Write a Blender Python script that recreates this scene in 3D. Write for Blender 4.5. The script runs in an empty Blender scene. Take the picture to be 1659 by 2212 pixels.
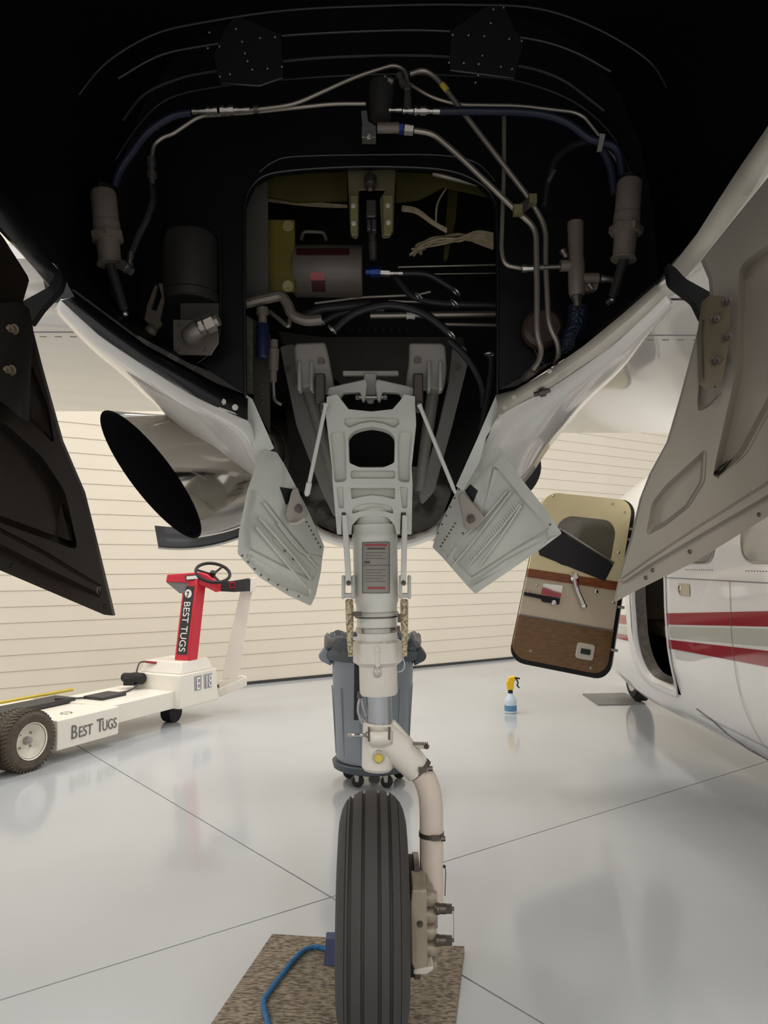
import bpy, bmesh, math, random
from mathutils import Vector, Matrix
from mathutils.geometry import delaunay_2d_cdt
random.seed(7)
C = bpy.context.scene.collection
SC = bpy.context.scene
# ---------------------------------------------------------------- camera, world, lights
F_PX = 1660.0; TILT = math.radians(3.756); CAM_Z = 1.25
cam = bpy.data.cameras.new('camera'); co = bpy.data.objects.new('camera', cam); C.objects.link(co)
cam.sensor_fit = 'HORIZONTAL'; cam.sensor_width = 36.0; cam.lens = 36.0 * F_PX / 1659.0
co.location = (0, 0, CAM_Z); co.rotation_euler = (math.pi / 2 + TILT, 0, 0)
cam.clip_start = .02
SC.camera = co
w = bpy.data.worlds.new('hangar_air'); SC.world = w; w.use_nodes = True
bg = w.node_tree.nodes['Background']; bg.inputs[0].default_value = (1.0, .975, .94, 1); bg.inputs[1].default_value = .66
SC.view_settings.view_transform = 'Standard'; SC.view_settings.look = 'None'
SC.view_settings.exposure = .22; SC.view_settings.gamma = 1.0; SC.view_settings.use_curve_mapping = False
LAMPS = [(-4.2, 1.2, 5.4, 70), (-4.2, 5.0, 5.4, 70), (-.4, 6.4, 5.4, 80), (3.6, 5.4, 5.4, 60), (3.6, 1.4, 5.4, 45), (-1.2, -2.6, 5.4, 90), (6.6, 8.4, 5.4, 60), (-2.4, -6.4, 5.4, 260), (2.4, -6.4, 5.4, 200)]  # last two are unseen fill lamps added to brighten the gear front
def area(name, loc, sx, sy, e, rot=(0, 0, 0), col=(1, .97, .92)):
    l = bpy.data.lights.new(name, 'AREA'); l.shape = 'RECTANGLE'; l.size = sx; l.size_y = sy; l.energy = e; l.color = col
    o = bpy.data.objects.new(name, l); C.objects.link(o); o.location = loc; o.rotation_euler = rot; return o
for i, (x, y, z, e) in enumerate(LAMPS):
    area('hangar_light', (x, y, z - .06), .5, 2.2, e)

# ---------------------------------------------------------------- picture ray helpers: a pixel and a real distance give a place
cT, sT = math.cos(TILT), math.sin(TILT)
def ray(px, py):
    u = (px - 829.5) / F_PX; v = (1106.0 - py) / F_PX
    return Vector((u, cT - v * sT, sT + v * cT))
def P(px, py, Y):
    d = ray(px, py); return Vector((0, 0, CAM_Z)) + d * (Y / d.y)
def FL(px, py, z=0.0):
    d = ray(px, py); return Vector((0, 0, CAM_Z)) + d * ((z - CAM_Z) / d.z)
def S(Y): return Y / F_PX * 1.0

# ---------------------------------------------------------------- materials
def lin(c):
    c = c / 255.0
    return c / 12.92 if c <= .04045 else ((c + .055) / 1.055) ** 2.4
def rgb(r, g, b): return (lin(r), lin(g), lin(b), 1)
MATS = {}
def mat(name, col, rough=.5, metal=0.0, var=0.0, scale=8.0, bump=0.0, bscale=60.0, coat=0.0, col2=None, stretch=None, spec=.5, trans=0.0, emit=None, thr=(.35, .65), alpha=None):
    if name in MATS: return MATS[name]
    m = bpy.data.materials.new(name); m.use_nodes = True; nt = m.node_tree; b = nt.nodes['Principled BSDF']
    b.inputs['Base Color'].default_value = rgb(*col); b.inputs['Roughness'].default_value = rough; b.inputs['Metallic'].default_value = metal
    b.inputs['Specular IOR Level'].default_value = spec
    if coat: b.inputs['Coat Weight'].default_value = coat; b.inputs['Coat Roughness'].default_value = .04
    if trans: b.inputs['Transmission Weight'].default_value = trans
    if alpha is not None: b.inputs['Alpha'].default_value = alpha
    if emit: b.inputs['Emission Color'].default_value = rgb(*col); b.inputs['Emission Strength'].default_value = emit
    tc = nt.nodes.new('ShaderNodeTexCoord'); mp = nt.nodes.new('ShaderNodeMapping'); nt.links.new(tc.outputs['Object'], mp.inputs[0])
    if stretch: mp.inputs['Scale'].default_value = stretch
    if var or col2:
        n = nt.nodes.new('ShaderNodeTexNoise'); n.inputs['Scale'].default_value = scale; n.inputs['Detail'].default_value = 5
        nt.links.new(mp.outputs[0], n.inputs['Vector'])
        r = nt.nodes.new('ShaderNodeValToRGB'); r.color_ramp.elements[0].position = thr[0]; r.color_ramp.elements[1].position = thr[1]
        c1 = rgb(*col); k = 1 - var
        r.color_ramp.elements[1].color = c1; r.color_ramp.elements[0].color = rgb(*col2) if col2 else (c1[0] * k, c1[1] * k, c1[2] * k, 1)
        nt.links.new(n.outputs[0], r.inputs[0]); nt.links.new(r.outputs[0], b.inputs['Base Color'])
    if bump:
        n2 = nt.nodes.new('ShaderNodeTexNoise'); n2.inputs['Scale'].default_value = bscale; n2.inputs['Detail'].default_value = 3
        nt.links.new(mp.outputs[0], n2.inputs['Vector']); bp = nt.nodes.new('ShaderNodeBump'); bp.inputs['Strength'].default_value = bump; bp.inputs['Distance'].default_value = .01
        nt.links.new(n2.outputs[0], bp.inputs['Height']); nt.links.new(bp.outputs[0], b.inputs['Normal'])
    MATS[name] = m; return m
FLOORM = mat('epoxy_floor', (186, 189, 192), .12, var=.09, scale=.7, bump=.02, bscale=6)
SUBM = mat('joint_filler', (60, 60, 60), .9)
WALLM = mat('cream_siding', (226, 216, 198), .55, var=.03, scale=2)
BLACK = mat('bay_black_navy', (7, 8, 13), .42, spec=.3, var=.3, scale=30)
BLACK2 = mat('hoop_black', (15, 16, 20), .38, spec=.6)
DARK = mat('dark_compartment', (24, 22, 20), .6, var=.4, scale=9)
CREAM = mat('gear_enamel', (218, 217, 208), .38, var=.10, scale=7)
CREAMW = mat('fork_enamel', (214, 207, 196), .33, var=.07, scale=9)
GREYG = mat('frame_enamel', (196, 195, 186), .42, var=.12, scale=9)
SKINW = mat('white_gloss_paint', (214, 210, 204), .12, coat=.6, var=.03, scale=2)
LIPM = mat('lip_primer', (190, 184, 170), .5, var=.1, scale=11)
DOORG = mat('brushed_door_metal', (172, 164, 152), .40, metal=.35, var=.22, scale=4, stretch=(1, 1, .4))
DOORD = mat('shaded_brown_door', (48, 41, 35), .30, metal=.5, var=.35, scale=4)  # the left door's shade is put into this brown base colour
SDOOR = mat('small_door_paint', (200, 201, 193), .20, var=.14, scale=8, coat=.4, bump=.05, bscale=25)
TANM = mat('actuator_tan', (114, 104, 94), .42, var=.1, scale=30)
STEEL = mat('steel', (176, 172, 166), .28, metal=.9)
TUBEM = mat('tube_steel', (150, 142, 131), .34, metal=.65)
CHROME = mat('chrome', (225, 222, 218), .06, metal=1.0)
PISTON = mat('piston_chrome', (164, 165, 168), .14, metal=.9)
BRAID = mat('braid', (170, 170, 172), .35, metal=.8, bump=.4, bscale=400)
NAVY = mat('navy_hose', (26, 30, 52), .55)
HOSEK = mat('black_hose', (20, 21, 27), .5)
BLUEF = mat('blue_anodised', (22, 46, 112), .3, metal=.5)
OLIVE = mat('zinc_chromate', (78, 72, 28), .5, var=.25, scale=12)
BRASS = mat('cad_plate', (150, 142, 98), .38, metal=.5, var=.2, scale=20)
RUBBER = mat('tyre_rubber', (58, 55, 53), .7, var=.12, scale=14, bump=.08, bscale=200)
RUBK = mat('black_rubber', (18, 18, 19), .6)
DISCM = mat('brake_disc', (132, 116, 112), .35, metal=.7, var=.15, scale=12)
CALM = mat('caliper_cast', (154, 142, 124), .45, metal=.35, var=.15, scale=16, bump=.1)
BOLTD = mat('dark_bolt', (92, 84, 80), .4, metal=.7)
GOLD = mat('gold_bolt', (198, 176, 78), .35, metal=.6)
REDP = mat('red_print', (150, 26, 34), .5)
REDL = mat('red_sticker', (160, 70, 76), .5)
MARO = mat('maroon_plate', (58, 14, 18), .5)
MATM = mat('ribbed_rubber_mat', (164, 150, 130), .95, bump=1.0, bscale=170, col2=(98, 87, 74), scale=110, stretch=(.45, 1.3, 1), thr=(.38, .6))
ROPEM = mat('blue_rope', (50, 116, 168), .6, var=.35, scale=90)
CHOCKM = mat('blue_chock', (44, 56, 92), .6)
BINM = mat('grey_bin_plastic', (134, 141, 148), .42)
BIND = mat('dark_grey_plastic', (72, 78, 84), .5)
BAGM = mat('bin_bag', (62, 66, 74), .16, bump=.5, bscale=30)
TUGW = mat('tug_white', (238, 232, 220), .35, var=.02)
TUGR = mat('tug_red', (206, 40, 58), .38)
TUGK = mat('tug_black', (46, 46, 48), .5)
TUGG = mat('tug_grey', (122, 118, 116), .5)
TYREB = mat('dusty_tyre', (92, 82, 70), .85, var=.3, scale=30)
INK = mat('grey_letter', (110, 106, 102), .5)
WHITEP = mat('white_print', (238, 236, 232), .5)
PL2W = mat('second_white_paint', (236, 234, 232), .10, coat=.7)
STRR = mat('stripe_red', (150, 28, 48), .14, coat=.6)
STRG = mat('stripe_grey', (190, 192, 184), .14, coat=.6)
SEAM = mat('seam_line', (120, 120, 122), .6)
SEAMD = mat('seam_dark', (36, 34, 34), .6)
CREAMY = mat('cream_door_trim', (248, 232, 184), .45, var=.05, scale=10)
TAND = mat('tan_door_panel', (212, 196, 172), .5, var=.05)
WOODR = mat('red_wood_trim', (154, 88, 56), .35, stretch=(3, 3, 30), var=.45, scale=6)
WOODB = mat('brown_veneer', (136, 102, 68), .4, stretch=(4, 4, 40), var=.4, scale=5)
GLASSG = mat('grey_window_glass', (112, 108, 94), .08, spec=.8, coat=.5)
SHADEM = mat('black_shade', (38, 37, 40), .6)
SEATM = mat('seat_leather', (214, 202, 180), .6, var=.15)
CABIN = mat('cabin_dark', (52, 46, 42), .7)
ORANGE = mat('orange_strap', (226, 110, 50), .6)
YELLOW = mat('yellow_plastic', (244, 196, 26), .4)
BOTTLE = mat('clear_bottle', (206, 222, 232), .2, spec=.5)
LIQ = mat('bottle_label', (96, 140, 178), .4)
CANVAS = mat('tan_lacing', (196, 182, 150), .8, col2=(120, 106, 80), scale=160, thr=(.4, .55))
WIREM = mat('wire_bundle', (186, 168, 136), .6, var=.3, scale=40)
STAIN = mat('stained_panel', (176, 170, 160), .4, metal=.2, col2=(96, 86, 76), scale=14, thr=(.42, .56))
PLAC = mat('placard', (150, 146, 138), .4)
LAMPM = mat('lamp_diffuser', (255, 248, 236), .5, emit=6.0)
LAMPH = mat('lamp_housing', (225, 225, 225), .5)

# ---------------------------------------------------------------- mesh collector
def catmull(pts, sub=6):
    pts = [Vector(p) for p in pts]
    if len(pts) < 3: return pts
    out = []
    for i in range(len(pts) - 1):
        p0 = pts[max(i - 1, 0)]; p1 = pts[i]; p2 = pts[i + 1]; p3 = pts[min(i + 2, len(pts) - 1)]
        for k in range(sub):
            t = k / sub
            out.append(.5 * ((2 * p1) + (p2 - p0) * t + (2 * p0 - 5 * p1 + 4 * p2 - p3) * t * t + (3 * p1 - p0 - 3 * p2 + p3) * t ** 3))
    out.append(pts[-1]); return out
def rounded(pts, r=.03, n=4):
    pts = [Vector(p) for p in pts]; out = [pts[0]]
    for i in range(1, len(pts) - 1):
        a, b, c = pts[i - 1], pts[i], pts[i + 1]
        d1 = (a - b); d2 = (c - b); rr = min(r, d1.length * .45, d2.length * .45)
        s = b + d1.normalized() * rr; e = b + d2.normalized() * rr
        for k in range(n + 1):
            t = k / n; out.append((1 - t) ** 2 * s + 2 * t * (1 - t) * b + t * t * e)
    out.append(pts[-1]); return out
class M:
    def __init__(s): s.v = []; s.f = []
    def add(s, v, f):
        o = len(s.v); s.v += [tuple(x) for x in v]; s.f += [tuple(i + o for i in q) for q in f]; return s
    def box(s, c, size, R=None):
        x, y, z = [k / 2 for k in size]; c = Vector(c)
        v = [Vector((a * x, b * y, d * z)) for a in (-1, 1) for b in (-1, 1) for d in (-1, 1)]
        if R is not None: v = [R @ k for k in v]
        return s.add([c + k for k in v], [(0, 1, 3, 2), (4, 6, 7, 5), (0, 4, 5, 1), (2, 3, 7, 6), (0, 2, 6, 4), (1, 5, 7, 3)])
    def hexa(s, p):   # 8 points: bottom loop then top loop
        return s.add(p, [(3, 2, 1, 0), (4, 5, 6, 7), (0, 1, 5, 4), (1, 2, 6, 5), (2, 3, 7, 6), (3, 0, 4, 7)])
    def tube(s, pts, r, n=8, cap=True, flat=None):
        pts = [Vector(p) for p in pts]; m = len(pts); rs = r if isinstance(r, (list, tuple)) else [r] * m
        if len(rs) != m: rs = [rs[min(int(i * len(rs) / m), len(rs) - 1)] for i in range(m)]
        prev = None; o = len(s.v)
        for i, p in enumerate(pts):
            t = (pts[min(i + 1, m - 1)] - pts[max(i - 1, 0)])
            t = t.normalized() if t.length > 1e-9 else Vector((0, 0, 1))
            if prev is None:
                prev = t.orthogonal().normalized() if flat is None else (Vector(flat) - t * t.dot(Vector(flat))).normalized()
            a = (prev - t * prev.dot(t)); a = a.normalized() if a.length > 1e-6 else t.orthogonal().normalized(); prev = a; b = t.cross(a)
            for k in range(n):
                an = 2 * math.pi * k / n; s.v.append(tuple(p + (a * math.cos(an) + b * math.sin(an)) * rs[i]))
        for i in range(m - 1):
            for k in range(n):
                k2 = (k + 1) % n; s.f.append((o + i * n + k, o + i * n + k2, o + (i + 1) * n + k2, o + (i + 1) * n + k))
        if cap:
            s.f.append(tuple(o + k for k in reversed(range(n)))); s.f.append(tuple(o + (m - 1) * n + k for k in range(n)))
        return s
    def lathe(s, a, d, prof, n=24, cap=True, ph=0):
        a = Vector(a); d = Vector(d).normalized(); x = d.orthogonal().normalized(); y = d.cross(x); o = len(s.v)
        for (t, r) in prof:
            for k in range(n):
                an = 2 * math.pi * k / n + ph; s.v.append(tuple(a + d * t + (x * math.cos(an) + y * math.sin(an)) * max(r, 1e-5)))
        for i in range(len(prof) - 1):
            for k in range(n):
                k2 = (k + 1) % n; s.f.append((o + i * n + k, o + i * n + k2, o + (i + 1) * n + k2, o + (i + 1) * n + k))
        if cap:
            s.f.append(tuple(o + k for k in reversed(range(n)))); s.f.append(tuple(o + (len(prof) - 1) * n + k for k in range(n)))
        return s
    def cyl(s, a, b, r, r2=None, n=16):
        a = Vector(a); b = Vector(b); return s.lathe(a, b - a, [(0, r), ((b - a).length, r if r2 is None else r2)], n)
    def prism(s, pts, vec):
        pts = [Vector(p) for p in pts]; vec = Vector(vec); n = len(pts)
        return s.add(pts + [p + vec for p in pts], [tuple(range(n)), tuple(reversed(range(n, 2 * n)))] + [(i, i + n, (i + 1) % n + n, (i + 1) % n) for i in range(n)])
    def grid(s, rows, closed=False):
        n = len(rows[0]); o = len(s.v)
        for r in rows: s.v += [tuple(p) for p in r]
        for i in range(len(rows) - 1):
            for k in range(n if closed else n - 1):
                k2 = (k + 1) % n; s.f.append((o + i * n + k, o + i * n + k2, o + (i + 1) * n + k2, o + (i + 1) * n + k))
        return s
    def ball(s, c, r, n=10, sc=(1, 1, 1)):
        c = Vector(c); rows = []
        for i in range(n + 1):
            th = math.pi * i / n
            rows.append([c + Vector((math.sin(th) * math.cos(2 * math.pi * k / n) * r * sc[0], math.sin(th) * math.sin(2 * math.pi * k / n) * r * sc[1], math.cos(th) * r * sc[2])) for k in range(n)])
        return s.grid(rows, True)
    def ring(s, c, nrm, R, r, n=24, m=8):
        c = Vector(c); nrm = Vector(nrm).normalized(); x = nrm.orthogonal().normalized(); y = nrm.cross(x)
        rows = []
        for i in range(n + 1):
            a = 2 * math.pi * i / n; d = x * math.cos(a) + y * math.sin(a)
            rows.append([c + d * (R + r * math.cos(2 * math.pi * k / m)) + nrm * r * math.sin(2 * math.pi * k / m) for k in range(m)])
        return s.grid(rows, True)
    def hexbolt(s, c, d, r, h, n=6):
        c = Vector(c); d = Vector(d).normalized()
        s.lathe(c, d, [(0, r * 1.35), (h * .2, r * 1.35)], 14); s.lathe(c + d * h * .2, d, [(0, r), (h * .8, r)], n); s.lathe(c + d * h, d, [(0, r * .5), (h * .5, r * .5)], 8); return s

LOC = {}
def obj(name, m, material, parent=None, smooth=None, bevel=0, solid=0, label=None, kind=None, cat=None, group=None, sub=0, mods=True):
    me = bpy.data.meshes.new(name); me.from_pydata(m.v, [], m.f); me.update()
    bm = bmesh.new(); bm.from_mesh(me); bmesh.ops.remove_doubles(bm, verts=bm.verts, dist=1e-6); bmesh.ops.recalc_face_normals(bm, faces=bm.faces); bm.to_mesh(me); bm.free()
    o = bpy.data.objects.new(name, me); C.objects.link(o); me.materials.append(material)
    if smooth is None: smooth = True
    if smooth:
        me.set_sharp_from_angle(angle=math.radians(34 if smooth is True else smooth)); me.shade_smooth() if hasattr(me, 'shade_smooth') else None
        me.set_sharp_from_angle(angle=math.radians(34 if smooth is True else smooth))
    if sub:
        k = o.modifiers.new('sub', 'SUBSURF'); k.levels = sub; k.render_levels = sub
    if solid:
        k = o.modifiers.new('solid', 'SOLIDIFY'); k.thickness = abs(solid); k.offset = -1 if solid > 0 else 1
    if bevel:
        k = o.modifiers.new('bevel', 'BEVEL'); k.width = bevel; k.segments = 2; k.limit_method = 'ANGLE'; k.angle_limit = math.radians(40); k.harden_normals = False
    link(o, parent)
    if label: o['label'] = label
    if kind: o['kind'] = kind
    elif name in ('rivet_row', 'screw_hole', 'print_line', 'screw', 'spring_coil'): o['kind'] = 'stuff'
    if cat: o['category'] = cat
    if group: o['group'] = group
    return o
def link(o, parent):
    if parent is None: return
    o.parent = parent
    if parent.name in LOC: o.matrix_parent_inverse = Matrix.Translation(-LOC[parent.name])
def thing(name, label, cat, loc=(0, 0, 0), group=None, kind=None):
    o = bpy.data.objects.new(name, None); C.objects.link(o); o.location = loc; LOC[o.name] = Vector(loc); o.empty_display_size = .1
    o['label'] = label; o['category'] = cat
    if group: o['group'] = group
    return o
def part_empty(name, parent, label=None):
    o = bpy.data.objects.new(name, None); C.objects.link(o); link(o, parent)
    if label: o['label'] = label
    return o
def text(name, body, size, org, xd, yd, material, parent, align='LEFT', sx=1.0, depth=.0015, label=None):
    cu = bpy.data.curves.new(name, 'FONT'); cu.body = body; cu.size = size; cu.extrude = depth; cu.align_x = align; cu.align_y = 'BOTTOM_BASELINE'
    t = bpy.data.objects.new(name, cu); C.objects.link(t)
    dg = bpy.context.evaluated_depsgraph_get(); me = bpy.data.meshes.new_from_object(t.evaluated_get(dg)); bpy.data.objects.remove(t)
    xd = Vector(xd).normalized(); yd = Vector(yd); yd = (yd - xd * yd.dot(xd)).normalized(); zd = xd.cross(yd)
    mx = Matrix((xd, yd, zd)).transposed().to_4x4()
    for v in me.vertices: v.co = Vector(org) + (mx @ Vector((v.co.x * sx, v.co.y, v.co.z)))
    me.materials.clear(); me.materials.append(material)
    o = bpy.data.objects.new(name, me); C.objects.link(o); link(o, parent)
    if label: o['label'] = label
    return o
def inset2(poly, d):
    n = len(poly); A = sum(poly[i][0] * poly[(i + 1) % n][1] - poly[(i + 1) % n][0] * poly[i][1] for i in range(n)); sg = 1 if A > 0 else -1
    out = []
    for i in range(n):
        p0 = Vector(poly[i - 1]); p1 = Vector(poly[i]); p2 = Vector(poly[(i + 1) % n])
        e1 = (p1 - p0).normalized(); e2 = (p2 - p1).normalized()
        n1 = Vector((-e1.y, e1.x)) * sg; n2 = Vector((-e2.y, e2.x)) * sg; b = n1 + n2
        if b.length < 1e-6: b = n1
        b = b.normalized(); k = d / max(b.dot(n1), .45); out.append(tuple(p1 + b * k))
    return out
def inside(p, poly):
    c = False; n = len(poly); j = n - 1
    for i in range(n):
        if (poly[i][1] > p[1]) != (poly[j][1] > p[1]) and p[0] < (poly[j][0] - poly[i][0]) * (p[1] - poly[i][1]) / (poly[j][1] - poly[i][1]) + poly[i][0]: c = not c
        j = i
    return c
def soft2(poly, r, n=3):
    q = [Vector((a, b)) for a, b in poly]; out = []; L = len(q)
    for i in range(L):
        a, b, c = q[i - 1], q[i], q[(i + 1) % L]; d1 = a - b; d2 = c - b; rr = min(r, d1.length * .4, d2.length * .4)
        s = b + d1.normalized() * rr; e = b + d2.normalized() * rr
        for k in range(n + 1):
            t = k / n; w_ = (1 - t) ** 2 * s + 2 * t * (1 - t) * b + t * t * e; out.append((w_.x, w_.y))
    return out
def pan(outline, Yf, feats=(), holes=(), thick=.02, step=None):
    """pressed sheet: an outline with recessed (+) or raised (-) fields; each field is (polygon, slope width, depth)"""
    vs = []; es = []; dep = {}
    def loop(pl, d=None):
        o = len(vs); n = len(pl)
        for i, p in enumerate(pl):
            vs.append(Vector(p))
            if d is not None: dep[o + i] = d
            es.append((o + i, o + (i + 1) % n))
    loop(outline)
    for h in holes: loop(h)
    for (pl, wd, d) in feats:
        loop(pl, 0); loop(wd if isinstance(wd, list) else inset2(pl, wd), d)
    ov, oe, of, vo, eo, fo = delaunay_2d_cdt(vs, es, [], 1, 1e-4)
    m = M(); top = []
    for i, p in enumerate(ov):
        d = 0
        for k in vo[i]:
            if dep.get(k, 0): d = dep[k]
        Y = Yf(p.x, p.y); q = P(p.x, p.y, Y); 
        top.append(q + ray(p.x, p.y).normalized() * d)
    fs = []
    for f in of:
        c = sum((ov[i] for i in f), Vector((0, 0))) / len(f)
        if any(inside(c, h) for h in holes): continue
        fs.append(tuple(f))
    m.add(top, fs)
    if thick:
        o = len(m.v); n = len(top)
        m.v += [tuple(Vector(q) + Vector((0, thick, 0))) for q in top]
        cnt = {}
        for f in fs:
            m.f.append(tuple(reversed([i + o for i in f])))
            for i in range(len(f)):
                a, b = f[i], f[(i + 1) % len(f)]; cnt[(a, b)] = cnt.get((a, b), 0) + 1
        for (a, b) in list(cnt):
            if (b, a) not in cnt: m.f.append((a, b, b + o, a + o))
    return m
def plate(px, Y, t=.006, m=None):
    m = m or M(); Yf = Y if callable(Y) else (lambda a, b: Y)
    return m.prism([P(a, b, Yf(a, b)) for a, b in px], (0, t, 0))
def pipe(px, Y, r, m=None, rnd=.03, n=8, curve=False):
    m = m or M(); pts = [P(p[0], p[1], p[2] if len(p) > 2 else Y) for p in px]
    pts = catmull(pts) if curve else rounded(pts, rnd)
    return m.tube(pts, r * Y / F_PX, n)
def seg(a, b, Y, prof, n=16, m=None, ph=0):
    """turned part along the axis a to b (pixels), profile = (fraction, radius in px)"""
    m = m or M(); A = P(a[0], a[1], a[2] if len(a) > 2 else Y); B = P(b[0], b[1], b[2] if len(b) > 2 else Y); L = (B - A).length
    return m.lathe(A, B - A, [(t * L, r * Y / F_PX) for t, r in prof], n, ph=ph)
TOC = Vector((0, -1, 0))
def bolts(px, Y, r, h=.008, m=None, n=6):
    m = m or M()
    for p in px: m.hexbolt(P(p[0], p[1], Y(p[0], p[1]) if callable(Y) else Y), (0, -1, -.15), r * S(Y(p[0], p[1]) if callable(Y) else Y), h, n)
    return m
def bolts_each(px, Y, r, h, material, parent, name='bolt', **k):
    for p in px: obj(name, bolts([p], Y, r, h), material, parent, **k)
def rivets(px, Yf, r=.003, m=None):
    m = m or M()
    for p in px:
        Y = Yf(p[0], p[1]) if callable(Yf) else Yf
        m.ball(P(p[0], p[1], Y), r, 6)
    return m
def each(name, lst, fn, material, parent, **k):
    return [obj(name, fn(*a) if isinstance(a, tuple) else fn(a), material, parent, **k) for a in lst]

# ================================================================= FLOOR AND WALL
J = FL(715, 1938); A1 = FL(170, 1613); B1 = FL(1640, 1650)
dA = (A1 - J).normalized(); dB = (B1 - J).normalized()
fl = obj('floor', M().box((0, 4, -.06), (34, 30, .08)), SUBM, kind='structure', smooth=False)
g = .0035
def slab(sa, sb):
    p = [J + dA * sa * g + dB * sb * g, J + dA * sa * 14 + dB * sb * g, J + dA * sa * 14 + dB * sb * 14, J + dA * sa * g + dB * sb * 14]
    return M().prism([q + Vector((0, 0, -.02)) for q in p], (0, 0, .02))
for sa in (-1, 1):
    for sb in (-1, 1): obj('floor_slab', slab(sa, sb), FLOORM, fl, smooth=False)
W0 = Vector((-.947, 8.3, 0)); wd = Vector((.825, .565, 0)).normalized(); wn = Vector((wd.y, -wd.x, 0))
wall = obj('wall_back', M().hexa([W0 + wd * -9 + wn * -.08, W0 + wd * 16 + wn * -.08, W0 + wd * 16 + wn * -.012, W0 + wd * -9 + wn * -.012] + [q + Vector((0, 0, 5.7)) for q in (W0 + wd * -9 + wn * -.08, W0 + wd * 16 + wn * -.08, W0 + wd * 16 + wn * -.012, W0 + wd * -9 + wn * -.012)]), WALLM, kind='structure', smooth=False)
BH = .139
bmsh = M().prism([Vector((0, 0, 0)) + wn * .0075, wn * .0075 + Vector((0, 0, .010)), wn * .003 + Vector((0, 0, BH - .002)), wn * -.014 + Vector((0, 0, BH - .002)), wn * -.014], wd * 25)
b0 = obj('siding_board', bmsh, WALLM, wall, smooth=False); b0.location = W0 + wd * -9 + Vector((0, 0, .03))
for i in range(1, 40):
    b = b0.copy(); C.objects.link(b); b.parent = wall; b.location = W0 + wd * -9 + Vector((0, 0, .03 + i * BH))
obj('baseboard_back', M().prism([W0 + wd * -9 + wn * .02, W0 + wd * -9 + wn * .02 + Vector((0, 0, .028)), W0 + wd * -9 + Vector((0, 0, .028)), W0 + wd * -9], wd * 25), SUBM, kind='structure', smooth=False)

# hangar lamps overhead (outside the frame, they light the room; last two added to fill the gear front)
for i, (x, y, z, e) in enumerate(LAMPS):
    t = thing('ceiling_lamp', 'long white hangar lamp hanging overhead ' + ('left of the nose', 'above the tug', 'in front of the siding wall', 'above the striped airplane', 'right of the nose', 'behind the camera', 'in the far right corner', 'far behind the camera on the left, added to fill the gear front', 'far behind the camera on the right, added to fill the gear front')[i], 'lamp', (x, y, z), 'hangar lamps overhead')
    obj('lamp_housing', M().box((x, y, z + .05), (.56, 2.3, .08)), LAMPH, t, bevel=.01)
    obj('hanger_rod', M().cyl((x, y - .8, z + .08), (x, y - .8, z + 1.2), .008).cyl((x, y + .8, z + .08), (x, y + .8, z + 1.2), .008), LAMPH, t)

# ================================================================= THE AIRPLANE OVERHEAD
AP = thing('airplane', 'large airplane overhead seen from under its black nose wheel bay with landing gear down', 'airplane', (-.02, 2.1, .015))
# --- nose cowl: lip edges (right side, measured), left mirrored
edgeR = [(-.1, .56, 2.16), (.3, .58, 2.13), (.6, .60, 2.10)]
for (px, py, Y) in ((1800, 75, 1.02), (1659, 290, 1.2), (1560, 425, 1.34), (1455, 572, 1.5), (1419, 616, 1.57), (1264, 746, 1.70), (1115, 843, 1.86), (1072, 853, 1.93)):
    q = P(px, py, Y); edgeR.append((q.y, q.x, q.z))
edgeL = [(-.1, -.56, 2.16), (.3, -.58, 2.13), (.6, -.60, 2.10)]
for (px, py, Y) in ((-160, 225, 1.02), (0, 425, 1.2), (70, 515, 1.34), (133, 590, 1.5), (160, 640, 1.57), (320, 758, 1.70), (470, 838, 1.86), (533, 862, 1.93)):
    q = P(px, py, Y); edgeL.append((q.y, q.x, q.z))
def arch(Y, L, R, grow, top):
    (xl, zl), (xr, zr) = L, R
    ws = .705 + grow; pts = [Vector((xl, Y, zl))]
    n = 14
    for i in range(n + 1):
        a = math.pi * (1 - i / n)
        base = max((zl + zr) / 2 + .09, 1.935); pts.append(Vector((ws * (1 if math.cos(a) > 0 else -1) * abs(math.cos(a)) ** .55, Y, base + (top - base) * max(math.sin(a), 0) ** .8)))
    pts.append(Vector((xr, Y, zr))); return pts
rows_i = []; rows_o = []
for (a, b) in zip(edgeL, edgeR):
    Y = a[0]; top = 2.62 + .05 * Y
    rows_i.append(arch(Y, (a[1], a[2]), (b[1], b[2]), 0, top)); e_, f_ = (.03, -.006) if Y < 1.5 else (.004, .012); rows_o.append(arch(Y, (a[1] - e_, a[2] + f_), (b[1] + e_, b[2] + f_), .04, top + .06))
lin_ = rows_i; obj('bay_liner', M().grid(lin_), BLACK, AP, smooth=60, label='black painted inside of the nose wheel bay')
out = M().grid(rows_o); nn = len(rows_o[0])
out.add(rows_o[0] + [Vector((0, -.2, 2.5))], [(i, i + 1, nn) for i in range(nn - 1)])
out.add(rows_i[0] + [Vector((0, -.16, 2.45))], [(i, i + 1, nn) for i in range(nn - 1)])
out.add(rows_o[0] + rows_i[0], [(i, i + 1, nn + i + 1, nn + i) for i in range(nn - 1)])
out.add(rows_o[-1] + rows_i[-1], [(i, i + 1, nn + i + 1, nn + i) for i in range(nn - 1)])
obj('nose_skin', out, SKINW, AP, smooth=60, label='white outer skin of the nose')
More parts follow.
